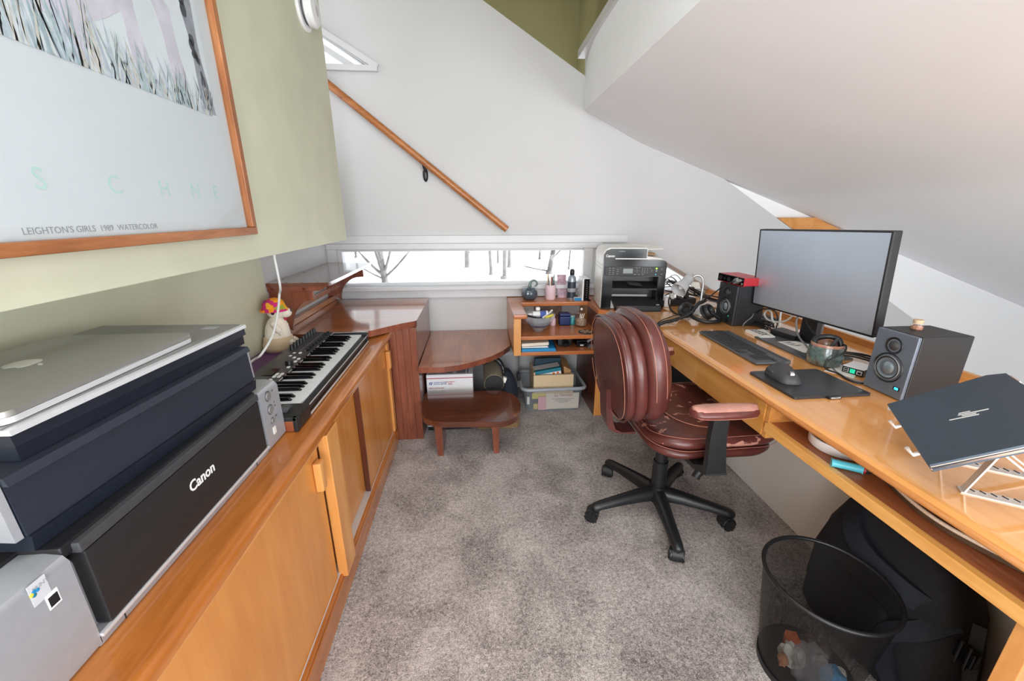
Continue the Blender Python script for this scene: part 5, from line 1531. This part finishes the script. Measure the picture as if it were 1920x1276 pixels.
t = thing('headphones', 'black headphones lying on the desk before the silver lamp', 'headphones', (1.18, 2.02, DT))
for s, (cx, cy, cz, ax) in enumerate(((1.125, 2.055, .748, (-.6, -.35, .35)), (1.235, 2.035, .742, (.3, -.5, .4)))):
    a = Vector(ax).normalized()
    c = Vector((cx, cy, cz))
    cm = frame_at(c, a.orthogonal(), a.cross(a.orthogonal()))
    cup = part('ear_cup', B().lathe([(0, -.022), (.03, -.022), (.037, -.014), (.040, 0), (.038, .006), (0, .006)], 32, 0, cm), 'black', t, True, smooth=50)
    part('ear_pad', B().lathe([(.018, .006), (.022, .020), (.032, .024), (.040, .016), (.040, .006)], 32, 0, cm), 'satin', cup, True, smooth=60)
    part('cup_ridge', B().pipe_ring((0, 0, -.006), .0405, .0025, 32, 0, cm).pipe_ring((0, 0, -.014), .0385, .0025, 32, 0, cm), 'char', cup, True, smooth=60)
part('headband', B().tube([(1.115, 2.02, .742), (1.13, 1.965, .725), (1.17, 1.925, .716), (1.225, 1.925, .716), (1.265, 1.96, .718), (1.262, 2.00, .728), (1.25, 2.02, .740)], .010, 12), 'black', t, True, smooth=70)
coil = []
cp_ = catmull([(1.335, 2.235, .760), (1.25, 2.13, .772), (1.18, 2.04, .785), (1.11, 1.985, .748), (1.02, 1.955, .722), (.945, 1.93, .716), (.896, 1.895, .705), (.878, 1.872, .66), (.872, 1.865, .60)], 40)
for i, p in enumerate(cp_):
    a = i * 1.35
    d = (cp_[min(i + 1, len(cp_) - 1)] - cp_[max(i - 1, 0)]).normalized()
    u = d.orthogonal().normalized(); v = d.cross(u)
    coil.append(p + (u * math.cos(a) + v * math.sin(a)) * .0068)
single('coiled_cord', 'thick black coiled cord running across the headphones over the desk edge', 'cord', B().tube(coil, .0042, 6, k=1).tube(cp_, .0068, 8, k=1), 'cable', smooth=70)
cable('thin black lead from the audio interface knob down to the coiled cord', [(1.270, 1.90, .929), (1.255, 1.92, .915), (1.26, 2.0, .87), (1.28, 2.10, .815), (1.31, 2.20, .775), (1.335, 2.235, .760)], .0034)
cable('thin black headphone lead curving to the desk corner', [(1.085, 2.03, .735), (1.02, 2.03, .715), (.96, 1.995, .708), (.92, 1.945, .706), (.897, 1.905, .700)], .0026)
t = thing('power_strip', 'black power strip crowded with plugs behind the headphones', 'power strip', (1.25, 2.40, DT), R(14))
part('strip', B().box(-.13, -.03, 0, .12, .03, .040, .006), 'black', t)
for i in range(4):
    part('socket', B().cyl((-.09 + i * .055, 0, .040), (-.09 + i * .055, 0, .0412), .017, n=20), 'dkgrey', t)
for nm, lb, x, y, m in (('plug', 'white plug in the black power strip, nearest the printer', 1.20, 2.385, 'cablew'), ('plug', 'grey plug in the middle of the black power strip', 1.255, 2.40, 'dkgrey'), ('plug', 'black plug at the right end of the black power strip', 1.31, 2.415, 'black')):
    single(nm, lb, 'plug', B().box(x - .013, y - .013, .7415, x + .013, y + .013, .775, .004).tube([(x, y, .77), (x + .01, y - .01, .80), (x + .05, y + .01, .80), (x + .09, y + .06, .74)], .004, 8), m)
single('white_adapter', 'white block adapter tight against the printer side', 'adapter', B().box(1.135, 2.33, .7005, 1.170, 2.40, .76, .005), 'white')
single('paper_label', 'white paper tag among the cables behind the lamp', 'paper', B().hexa([(1.34, 2.42, .80), (1.40, 2.42, .795), (1.40, 2.43, .795), (1.34, 2.43, .80), (1.345, 2.45, .835), (1.405, 2.45, .83), (1.405, 2.46, .83), (1.345, 2.46, .835)]), 'paper')
rg = random.Random(21)
for i in range(9):
    y0 = 2.70 - .02 * i
    cable('lead in the heap of cables running along the backboard behind the lamp', [(1.22 + .04 * rg.random(), 2.55 + .12 * rg.random(), .72 + .10 * rg.random()), (1.32 + .05 * rg.random(), 2.52 + .1 * rg.random(), .74 + .08 * rg.random()), (1.43 + .06 * rg.random(), 2.42, .72 + .03 * rg.random()), (1.48 + .02 * i / 2, 2.30, .706 + .008 * (i % 4)), (1.50 + .012 * i, 2.12, .704 + .006 * (i % 3)), (1.50 + .012 * i, 1.95, .704)], .0038, ['cable', 'cable', 'cableg'][i % 3], group='cable heap behind the lamp')
for i in range(3):
    cable('looped lead arching up beside the printer', [(1.16, 2.42, .72), (1.15 + .02 * i, 2.46, .80 + .02 * i), (1.20 + .03 * i, 2.48, .85 + .012 * i), (1.26 + .03 * i, 2.47, .80), (1.27 + .02 * i, 2.43, .72)], .0045, ['cable', 'cableg', 'cablew'][i], group='leads looping up beside the laser printer')
cable('black lead with white stripe curling from behind the printer to the headphones', [(1.16, 2.30, .75), (1.125, 2.26, .775), (1.10, 2.21, .75), (1.095, 2.15, .72), (1.11, 2.09, .712)], .0045)

# ---------------------------------------------------------------- things on the lower desk shelf
t = thing('white_ring_dish', 'round white dish on the shelf under the desk edge', 'dish', (1.022, .930, .610))
part('dish', B().lathe([(0, .002), (.070, 0), (.076, .006), (.078, .032), (.073, .032), (.071, .010), (0, .008)], 44), 'white', t, smooth=50)
part('dark_liner', B().lathe([(0, .0085), (.0705, .0105), (.0728, .029)], 44), 'black', t, smooth=50)
t = thing('lighter', 'light blue lighter with black tip on the shelf under the desk edge', 'lighter', (.955, .825, .610))
l0, l1 = Vector((.921, .850, .6215)), Vector((.975, .813, .6215))
part('barrel', B().cyl(l0, l1, .0105, n=20, bev=.003), mat('sky_blue', (88, 188, 208), .35), t, True)
part('red_button', B().cyl(l1, l1.lerp(l0, -.08), .009, n=14), 'redp', t, True)
part('tip', B().cyl(l1.lerp(l0, -.08), l1.lerp(l0, -.30), .009, .006, n=14), 'black', t, True)
t = thing('curved_mat', 'brown sheet with pale ovals and curved pale edge on the shelf under the desk', 'mat', (1.12, .55, .611))
fe = catmull([(1.035, .835), (1.006, .79), (.976, .71), (.964, .65), (.966, .60), (.985, .535), (1.015, .46), (1.06, .36), (1.1, .28)], 6)
outer = [(p.x, p.y) for p in [Vector((q[0], q[1], 0)) for q in fe]]
t2 = [(1.25, .28), (1.25, .86)]
part('sheet', B().prism(outer + t2, .6115, .628), mat('brown_sheet', (86, 64, 46), .6, 0, .12, 40), t, True)
part('pale_edge', B().tube([(x, y, .6265) for x, y in outer], .0042, 8, k=1), mat('pale_edge', (226, 208, 188), .7, 0, .1, 200), t, True, 'pale speckled edge')
for k, (x, y) in enumerate(((1.045, .765), (1.006, .673), (1.00, .600), (1.006, .560), (1.018, .535), (1.05, .46))):
    part('oval', B().loft([[(x + .013 * math.cos(a) , y + .020 * math.sin(a), z) for a in [2 * PI * i / 20 for i in range(20)]] for z in (.6281, .6286)]), mat('pale_oval', (150, 132, 118), .6) if k == 0 else bpy.data.materials['pale_oval'], t, True)
# ---------------------------------------------------------------- office chair
def leather(name, c, wear=0.0, box=None):
    m, nt, p = newmat(name)
    v = coords(nt)
    lo, hi = tuple(int(x * .85) for x in c), tuple(min(255, int(x * 1.15)) for x in c)
    base = ramp(nt, noise(nt, v, 9, 4, .6), [(.3, lin(lo)), (.7, lin(hi))])
    if wear:
        n1 = noise(nt, v, 11, 6, .62, 1.2)
        f = N(nt, 'ShaderNodeMapRange')
        f.inputs['From Min'].default_value = wear
        f.inputs['From Max'].default_value = wear + .015
        nt.links.new(n1, f.inputs['Value'])
        mx = N(nt, 'ShaderNodeMix', data_type='RGBA')
        nt.links.new(f.outputs['Result'], mx.inputs['Factor'])
        nt.links.new(base, mx.inputs['A'])
        mx.inputs['B'].default_value = lin((196, 138, 122))
        base = mx.outputs['Result']
    nt.links.new(base, p.inputs['Base Color'])
    p.inputs['Roughness'].default_value = .36
    p.inputs['Coat Weight'].default_value = .15
    p.inputs['Coat Roughness'].default_value = .25
    a = noise(nt, v, 26, 3, .5, .5)
    bump(nt, p, a, .25, .006)
    return m
M['leather'] = leather('brown_leather', (84, 41, 37))
M['leather_seat'] = leather('brown_leather_worn', (86, 42, 38), .60)
M['leather_arm'] = leather('arm_leather', (98, 48, 43))
M['arm_worn'] = leather('worn_pink_leather', (186, 134, 120))
M['thread'] = mat('pale_thread', (176, 116, 98), .7, 0, .1, 200)

CX_, CY_ = .760, 1.431
t = thing('office_chair', 'worn brown leather swivel chair on a black five-star base', 'chair', (CX_, CY_, 0))
part('hub', B().cyl((CX_, CY_, .062), (CX_, CY_, .125), .040, .034, n=32, bev=.004), 'black', t, True)
col_ = part('gas_column', B().cyl((CX_, CY_, .10), (CX_, CY_, .245), .0315, .030, n=32, bev=.003).cyl((CX_, CY_, .24), (CX_, CY_, .40), .025, n=32), 'black', t, True)
for a in (-171, -98.5, -27.5, 45, 117):
    d = Vector((math.cos(R(a)), math.sin(R(a)), 0))
    n = Vector((-d.y, d.x, 0))
    c = Vector((CX_, CY_, 0))
    rings = []
    for r, w_, zt, zb in ((.025, .030, .118, .070), (.10, .026, .112, .072), (.20, .022, .099, .068), (.275, .020, .088, .062), (.298, .018, .082, .060), (.306, .010, .076, .064)):
        o = c + d * r
        ring = [o + n * x + Vector((0, 0, z)) for x, z in ((-w_, zb), (-w_ * 1.0, zb + (zt - zb) * .55), (-w_ * .55, zt), (w_ * .55, zt), (w_, zb + (zt - zb) * .55), (w_, zb))]
        rings.append([tuple(v) for v in ring])
    lg = part('base_leg', B().loft(rings), 'black', t, True, smooth=60)
    e = c + d * .290
    sw = Matrix.Rotation(R({-171: 60, -98.5: -20, -27.5: 95, 45: 30, 117: 150}[a]), 4, 'Z')
    ax = sw @ Vector((1, 0, 0))
    fw = Vector((-ax.y, ax.x, 0)) * .012
    b = B()
    for s in (-1, 1):
        b.cyl(e + fw + ax * s * .004 + Vector((0, 0, .026)), e + fw + ax * s * .024 + Vector((0, 0, .026)), .0255, n=28, bev=.004)
    cs = part('caster', b, 'black', t, True)
    part('caster_hood', B().cyl(e + fw - ax * .019 + Vector((0, 0, .032)), e + fw + ax * .019 + Vector((0, 0, .032)), .027, n=24, bev=.003).cyl(e + Vector((0, 0, .04)), e + Vector((0, 0, .068)), .009, n=12), 'satin', cs, True)
part('tilt_mechanism', B().box(CX_ - .075, CY_ - .06, .372, CX_ + .10, CY_ + .06, .408, .006), 'black', t, True)
part('lever', B().tube([(.80, 1.40, .375), (.83, 1.34, .335), (.855, 1.30, .30), (.83, 1.285, .262)], .011, 10, radii=[.009, .011, .018, .016]), 'satin', t, True, smooth=70)

def pillow(cx, cy, w, d, levels, r, n=10, tilt=None):
    rings = []
    for z, ins in levels:
        rings.append([(x, y, z + (tilt(x, y) if tilt else 0)) for x, y in rrect(max(.01, w - 2 * ins), max(.01, d - 2 * ins), max(.004, r - ins * .6), n, cx, cy)])
    return B().loft(rings)
tl = lambda x, y: (x - .80) * .030 + .03 * max(0, (.68 - x) / .1) * .3
sc = .852
part('seat_base', pillow(sc, 1.425, .475, .485, [(.402, .06), (.404, .03), (.412, .010), (.428, 0), (.440, .006), (.444, .02)], .12), 'leather', t, True, smooth=80)
def crown(z, ins):
    return (z, ins)
b = B()
rings = []
for ins, z in ((.025, .438), (.006, .446), (0, .458), (.006, .472), (.02, .482), (.05, .487), (.10, .488), (.16, .486), (.20, .486)):
    rings.append([(x, y, z + (x - .85) * .02 + .016 * min(1, max(0, (abs(y - 1.425) - .13) / .09)) * (1 if ins < .11 else 0)) for x, y in rrect(.500 - 2 * ins, .500 - 2 * ins, max(.02, .13 - ins * .6), 12, .862, 1.425)])
sp_ = part('seat_cushion', b.loft(rings), 'leather_seat', t, True, smooth=80)
def outline(w, d, r, cx, cy, z, keep=None):
    pts = [(x, y, z + (x - .85) * .02) for x, y in rrect(w, d, r, 12, cx, cy)]
    return pts
for k, (ins, z) in enumerate(((-.001, .458), (.014, .4815))):
    o = outline(.500 - 2 * ins, .500 - 2 * ins, .13, .862, 1.425, z)
    if k:
        o = [(x, y, zz + .016 * min(1, max(0, (abs(y - 1.425) - .13) / .09))) for x, y, zz in o]
    part('stitching', B().tube(o + [o[0]], .0010, 5, k=1, closed=True), 'thread', sp_, True, smooth=70)
# scooped panel seam on the seat
o = [(.70 + .0, 1.60, .490), (.735, 1.52, .489), (.76, 1.425, .489), (.735, 1.33, .489), (.70, 1.25, .4915)]
part('stitching', B().tube([(1.02, 1.60, .4955), (.86, 1.585, .492), (.77, 1.53, .4895), (.735, 1.425, .489), (.77, 1.32, .4895), (.86, 1.265, .492), (1.03, 1.25, .4955)], .0022, 6), 'thread', sp_, True, smooth=70)

# back: local frame leaning backwards, u across (y), v up, n forward (x)
BM = Matrix.Translation((.540, 1.420, .505)) @ Matrix.Rotation(R(-7), 4, 'Y')
def back_layer(outl, levels):
    """outl(inset) gives (u, v) points; levels list (n, inset)"""
    return [[tuple(BM @ Vector((nn, u, v))) for u, v in outl(ins)] for nn, ins in levels]
def back_outline(w_top, w_mid, h, v0):
    def f(ins):
        pts = []
        K = 56
        for i in range(K):
            a = 2 * PI * i / K
            ca, sa = math.cos(a), math.sin(a)
            w_ = (w_mid + (w_top - w_mid) * max(0, sa)) / 2
            u = math.copysign(abs(ca) ** .62, ca) * (w_ - ins)
            v = math.copysign(abs(sa) ** .70, sa) * (h / 2 - ins) + v0
            pts.append((u, v))
        return pts
    return f
f1 = back_outline(.37, .42, .372, .190)
part('back_shell', B().loft(back_layer(f1, [(-.022, .10), (-.026, .04), (-.025, .012), (-.016, .0), (.000, .0), (.006, .006)])), 'leather', t, True, smooth=80)
f2 = back_outline(.38, .435, .378, .190)
part('back_layer', B().loft(back_layer(f2, [(.004, .012), (.010, .002), (.026, -.004), (.042, .002), (.050, .014), (.054, .03)])), 'leather', t, True, smooth=80)
f3 = back_outline(.40, .450, .392, .196)
def puffy(base, amp):
    return [[tuple(BM @ Vector((nn + amp * max(0, 1 - ins / .12) * 0, u, v))) for u, v in base(ins)] for nn, ins in [(.050, .026), (.058, .008), (.076, -.003), (.100, .000), (.124, .014), (.142, .042), (.152, .085), (.154, .13)]]
bc = part('back_cushion', B().loft(puffy(f3, 0)), 'leather', t, True, smooth=80)
def seam(f, nn, ins, i0, i1, r=.0011):
    pts = [tuple(BM @ Vector((nn, u, v))) for u, v in f(ins)]
    K = len(pts)
    return B().tube([pts[i % K] for i in range(i0, i1 + 1)], r, 5, k=1)
part('stitching', seam(f1, -.031, .009, 0, 55), 'thread', t, True, smooth=70)
part('stitching', seam(f1, .000, -.0005, -16, 17), 'thread', t, True, smooth=70)
part('stitching', seam(f2, .036, -.001, -16, 17), 'thread', t, True, smooth=70)
part('stitching', seam(f3, .070, -.003, -17, 30), 'thread', bc, True, smooth=70)
part('stitching', seam(f3, .110, .0055, -17, 30), 'thread', bc, True, smooth=70)
part('stitching', seam(f3, .129, .027, -8, 26), 'thread', bc, True, smooth=70)
part('piping', seam(f1, -.022, -.001, 6, 50, .0045), 'leather', t, True, smooth=70)
# leather-wrapped bar joining back and seat
b = B()
for s in (.03,):
    b.loft([[(x + dx, CY_ - .02 + s + dy, z + dz) for dx, dy, dz in ((-.014, -.042, 0), (.012, -.042, 0), (.012, .042, 0), (-.014, .042, 0))] for x, z in ((.502, .60), (.506, .52), (.512, .46), (.525, .425), (.556, .408))] + [[(.62, CY_ - .02 + s - .042, .400), (.62, CY_ - .02 + s - .042, .412), (.62, CY_ - .02 + s + .042, .412), (.62, CY_ - .02 + s + .042, .400)]])
part('back_bracket', b, 'leather', t, True, smooth=60)
# arms
for s, yc in ((-1, 1.108), (1, 1.690)):
    rings = []
    for x, w_, hh in ((.668, .012, .008), (.674, .026, .015), (.69, .036, .019), (.74, .042, .021), (.82, .042, .021), (.866, .036, .020), (.884, .024, .015), (.890, .010, .008)):
        rings.append([(x, yc + w_ * math.cos(a), .643 + hh * math.sin(a)) for a in [2 * PI * i / 24 for i in range(24)]])
    ap_ = part('arm_pad', B().loft(rings), 'leather_arm', t, True, smooth=80)
    rings = []
    for x, w_ in ((.672, .006), (.678, .024), (.695, .035), (.74, .0412), (.82, .0412), (.864, .035), (.881, .022), (.887, .006)):
        zz = .643 + .0212
        e_ = .0035 * min(1, w_ / .03)
        rings.append([(x, yc - w_, .649 - e_), (x, yc - w_ * .72, .6595 - e_ * .3), (x, yc - w_ * .3, .6648), (x, yc + w_ * .3, .6648), (x, yc + w_ * .72, .6595 - e_ * .3), (x, yc + w_, .649 - e_), (x, yc, .644)])
    part('worn_top', B().loft(rings), 'arm_worn', ap_, True, smooth=80, label='worn pinkish top')
    o = [(x, yc - w_, .637) for x, w_ in ((.672, .018), (.69, .035), (.74, .0415), (.82, .0415), (.866, .035), (.884, .018))]
    part('stitching', B().tube(o, .0010, 5), 'thread', ap_, True, smooth=70)
    ys = yc + (.012 if s < 0 else -.012)
    yi = 1.17 if s < 0 else 1.64
    b = B()
    b.loft([[(x - w_, y - .012, z), (x + w_, y - .012, z), (x + w_, y + .012, z), (x - w_, y + .012, z)] for x, w_, y, z in ((.768, .026, yc, .628), (.768, .028, yc, .55), (.776, .032, yc, .46), (.782, .036, yc + .004 * -s, .415))])
    b.loft([[(.746, yc - .012, .412), (.820, yc - .012, .412), (.820, yc + .012, .436), (.746, yc + .012, .436)], [(.74, yi, .392), (.81, yi, .392), (.81, yi, .408), (.74, yi, .408)], [(.73, CY_ - s * -.06, .388), (.80, CY_ - s * -.06, .388), (.80, CY_ - s * -.06, .404), (.73, CY_ - s * -.06, .404)]])
    part('arm_post', b, 'satin', t, True, smooth=50)

# ---------------------------------------------------------------- wastepaper basket of black mesh
def mesh_mat():
    m, nt, p = newmat('black_mesh')
    tc = N(nt, 'ShaderNodeTexCoord')
    sep = N(nt, 'ShaderNodeSeparateXYZ')
    nt.links.new(tc.outputs['Object'], sep.inputs[0])
    at = N(nt, 'ShaderNodeMath', operation='ARCTAN2')
    nt.links.new(sep.outputs['Y'], at.inputs[0]); nt.links.new(sep.outputs['X'], at.inputs[1])
    u = N(nt, 'ShaderNodeMath', operation='MULTIPLY'); u.inputs[1].default_value = 120.0
    nt.links.new(at.outputs[0], u.inputs[0])
    v = N(nt, 'ShaderNodeMath', operation='MULTIPLY'); v.inputs[1].default_value = 1500.0
    nt.links.new(sep.outputs['Z'], v.inputs[0])
    s1 = N(nt, 'ShaderNodeMath', operation='ADD'); nt.links.new(u.outputs[0], s1.inputs[0]); nt.links.new(v.outputs[0], s1.inputs[1])
    s2 = N(nt, 'ShaderNodeMath', operation='SUBTRACT'); nt.links.new(u.outputs[0], s2.inputs[0]); nt.links.new(v.outputs[0], s2.inputs[1])
    c1 = N(nt, 'ShaderNodeMath', operation='SINE'); nt.links.new(s1.outputs[0], c1.inputs[0])
    c2 = N(nt, 'ShaderNodeMath', operation='SINE'); nt.links.new(s2.outputs[0], c2.inputs[0])
    ml = N(nt, 'ShaderNodeMath', operation='MULTIPLY'); nt.links.new(c1.outputs[0], ml.inputs[0]); nt.links.new(c2.outputs[0], ml.inputs[1])
    ab = N(nt, 'ShaderNodeMath', operation='ABSOLUTE'); nt.links.new(ml.outputs[0], ab.inputs[0])
    lt = N(nt, 'ShaderNodeMath', operation='LESS_THAN'); lt.inputs[1].default_value = .46
    nt.links.new(ab.outputs[0], lt.inputs[0])
    nt.links.new(lt.outputs[0], p.inputs['Alpha'])
    p.inputs['Base Color'].default_value = lin((30, 28, 28))
    p.inputs['Roughness'].default_value = .4
    p.inputs['Metallic'].default_value = .4
    return m
BC = Vector((.905, .757, 0))
t = thing('waste_bin', 'round black wire mesh wastepaper bin on the carpet by the desk', 'bin', tuple(BC))
mm = mesh_mat()
b = B(); b.lathe([(.112, .016), (.118, .06), (.130, .16), (.141, .26), (.146, .322)], 72)
part('mesh_wall', b, mm, t, smooth=60)
part('floor_plate', B().cyl((0, 0, .006), (0, 0, .010), .112, n=48), 'black', t)
part('rim', B().pipe_ring((0, 0, .326), .1475, .0055, 72), 'black', t, smooth=70)
part('foot_ring', B().lathe([(.112, .0), (.115, .0), (.116, .020), (.112, .020)], 64), 'black', t, smooth=50)
# rubbish inside
crk = milky('crinkled_film', (170, 170, 172), .35, .15)
def crumple(c, r, seed, sub=3, sq=(1, 1, 1)):
    t_ = bmesh.new()
    bmesh.ops.create_icosphere(t_, subdivisions=sub, radius=1)
    rg_ = random.Random(seed)
    for v in t_.verts:
        k = .62 + .38 * rg_.random()
        v.co = Vector((c[0] + v.co.x * r * k * sq[0], c[1] + v.co.y * r * k * sq[1], c[2] + v.co.z * r * k * sq[2]))
    return B().take(t_)
single('plastic_wrap', 'crinkled clear plastic wrapping in the mesh bin', 'wrapping', crumple((.86, .70, .095), .062, 3, 3, (.8, .8, 1.25)), crk, smooth=0)
single('paper_ball', 'crumpled white paper at the bottom of the mesh bin', 'paper', crumple((.87, .765, .045), .036, 5), 'paper', smooth=0)
single('blue_wrapper', 'light blue wrapper at the bottom of the mesh bin', 'wrapper', crumple((.935, .70, .045), .036, 8, 2), mat('wrapper_blue', (96, 162, 210), .5), smooth=0)
single('orange_wrapper', 'orange wrapper at the bottom of the mesh bin', 'wrapper', crumple((.905, .805, .040), .03, 9, 2), 'orange', smooth=0)
single('orange_peel', 'tan scrap against the left side of the mesh bin', 'scrap', crumple((.825, .745, .060), .022, 12, 2, (.6, .8, 1.4)), mat('tan', (206, 146, 104), .7), smooth=0)
single('dark_wrapper', 'crumpled dark wrapping filling the bottom of the mesh bin', 'wrapping', crumple((.945, .77, .055), .045, 14), mat('dark_wrap', (70, 58, 56), .35, 0, .3, 60), smooth=0)
single('white_scrap', 'small white scrap beside the blue wrapper in the bin', 'paper', crumple((.975, .715, .03), .02, 17, 2), 'paper', smooth=0)

# ---------------------------------------------------------------- backpack slumped under the desk
t = thing('backpack', 'dark navy backpack slumped against the wall under the desk', 'backpack', (1.165, .80, 0))
nav = mat('navy_nylon', (20, 22, 30), .75, 0, .12, 50, .4, .003)
nav2 = mat('navy_webbing', (27, 31, 43), .7, 0, .12, 120, .4, .002)
rings = []
for z, cx, cy, rx, ry in ((.0, 1.165, .80, .075, .19), (.02, 1.16, .80, .098, .215), (.10, 1.158, .80, .102, .220), (.20, 1.165, .805, .098, .215), (.30, 1.175, .815, .088, .195), (.38, 1.19, .83, .070, .165), (.43, 1.205, .845, .050, .12), (.455, 1.215, .855, .022, .06)):
    ring = []
    for i in range(32):
        a = 2 * PI * i / 32
        ca, sa = math.cos(a), math.sin(a)
        wob = 1 + .03 * math.sin(5 * a + z * 20)
        ring.append((min(1.272, cx + math.copysign(abs(ca) ** .75, ca) * rx * wob), cy + math.copysign(abs(sa) ** .75, sa) * ry * wob, z))
    rings.append(ring)
part('pack_body', B().loft(rings), nav, t, True, smooth=80)
rings = []
for z, rx, ry in ((.03, .012, .10), (.06, .028, .125), (.15, .032, .13), (.21, .026, .12), (.235, .008, .10)):
    rings.append([(1.062 + (z - .1) * .06 + rx * math.cos(a), .83 + ry * math.copysign(abs(math.sin(a)) ** .6, math.sin(a)), z) for a in [2 * PI * i / 24 for i in range(24)]])
part('front_pocket', B().loft(rings), nav, t, True, smooth=80)
def strap(pts, w_, th=.004):
    P = catmull(pts, 8)
    rings = []
    for i, p in enumerate(P):
        d = (P[min(i + 1, len(P) - 1)] - P[max(i - 1, 0)]).normalized()
        side = d.cross(Vector((-1, 0, .25))).normalized()
        nn = side.cross(d).normalized()
        rings.append([tuple(p + side * a * w_ + nn * b_ * th) for a, b_ in ((-1, -1), (1, -1), (1, 1), (-1, 1))])
    return B().loft(rings)
part('shoulder_strap', strap([(1.17, .96, .40), (1.10, .90, .36), (1.075, .82, .33), (1.09, .72, .31), (1.14, .65, .29)], .028, .006), nav2, t, True, smooth=60)
part('shoulder_strap', strap([(1.14, .64, .30), (1.09, .66, .25), (1.05, .70, .19), (1.045, .68, .12), (1.06, .645, .05)], .022, .006), nav2, t, True, smooth=60)
part('webbing', strap([(1.15, .605, .33), (1.12, .58, .28), (1.11, .565, .22), (1.115, .55, .16)], .013, .002), 'black', t, True, smooth=60)
bk = part('buckle', B().box(1.095, .562, .255, 1.112, .602, .300, .004), 'gloss', t, True)
part('buckle_prong', B().box(1.092, .570, .245, 1.100, .576, .310, .002).box(1.092, .588, .245, 1.100, .594, .310, .002), 'black', bk, True)
part('ring_clip', B().pipe_ring((0, 0, 0), .014, .0022, 20, 0, Matrix.Translation((1.045, .60, .06)) @ Matrix.Rotation(R(70), 4, 'Y')).tube([(1.04, .60, .045), (1.03, .585, .02)], .005, 8), 'chrome', t, True, 'metal ring clip')

# things in the dark below the far end of the desk
t = thing('computer_tower', 'black box standing in the dark under the far end of the desk', 'computer', (1.12, 2.30, 0))
part('case', B().box(.98, 2.10, .01, 1.25, 2.60, .43, .006), 'black', t, True)
part('front_strip', B().box(.979, 2.20, .05, .981, 2.205, .40), 'grey', t, True)
single('white_lead', 'thin white lead hanging straight down under the drawers', 'cable', B().tube([(.965, 1.86, .585), (.962, 1.86, .45), (.958, 1.865, .25), (.955, 1.87, .02)], .0028, 6), 'cablew')
single('grey_bag', 'soft dark grey bag on the carpet under the drawers', 'bag', crumple((1.10, 1.86, .145), .15, 33, 3, (.8, 1.0, 1.0)), mat('dark_cloth', (64, 60, 60), .85, 0, .2, 40), smooth=60)
# ---------------------------------------------------------------- camera and light
cam = bpy.data.cameras.new('camera')
cam.sensor_width = 36
cam.lens = 760 / 1920 * 36
cam.clip_start = 0.02
co = bpy.data.objects.new('camera', cam)
COL.objects.link(co)
co.location = (0, 0, 1.25)
co.rotation_euler = (R(90 - 17.457), 0, R(-4.95))
SC.camera = co
w = bpy.data.worlds.new('world')
SC.world = w
w.use_nodes = True
bg = w.node_tree.nodes['Background']
bg.inputs['Color'].default_value = (0.95, 0.975, 1.0, 1)
bg.inputs['Strength'].default_value = 1.9
def area(name, loc, rot, sx, sy, power, color=(1, 1, 1)):
    l = bpy.data.lights.new(name, 'AREA')
    l.shape = 'RECTANGLE'
    l.size, l.size_y, l.energy, l.color = sx, sy, power, color
    o = bpy.data.objects.new(name, l)
    COL.objects.link(o)
    o.location = loc
    o.rotation_euler = rot
    return o
# unseen soft fill added behind the camera to lift the whole room
area('room_fill_light', (0.2, -2.1, 0.95), (R(104), 0, R(0)), 4.6, 1.8, 215, (0.93, 0.97, 1.0))
area('side_fill_light', (-0.5, -1.25, 1.55), (R(78), 0, R(-42)), 0.9, 1.3, 38, (0.94, 0.975, 1.0))  # added soft fill from behind left, brightens the knee wall
area('right_fill_light', (1.7, -1.35, 0.95), (R(92), 0, R(52)), 1.1, 0.8, 40, (0.93, 0.97, 1.0))  # added fill from behind right for the lower green wall
area('overhead_fill_light', (-0.1, 0.35, 2.75), (0, 0, 0), 0.9, 0.9, 24, (0.98, 0.985, 1.0))  # added overhead fill for the floor and desk tops
sl = bpy.data.lights.new('snow_fill_sun', 'SUN')  # sun added to brighten the snow, though the day is overcast
sl.energy = 16
sl.angle = R(20)
so = bpy.data.objects.new('snow_fill_sun', sl)
COL.objects.link(so)
so.location = (20, 12, 15)
so.rotation_euler = (0, R(52), 0)
vs = SC.view_settings
vs.view_transform = 'Standard'
vs.look = 'None'
vs.gamma = 1.0
vs.use_curve_mapping = False
vs.exposure = -0.43
SC.cycles.max_bounces = 8
SC.cycles.diffuse_bounces = 5
SC.cycles.transparent_max_bounces = 16
SC.cycles.caustics_reflective = False
SC.cycles.caustics_refractive = False
SC.cycles.use_denoising = True
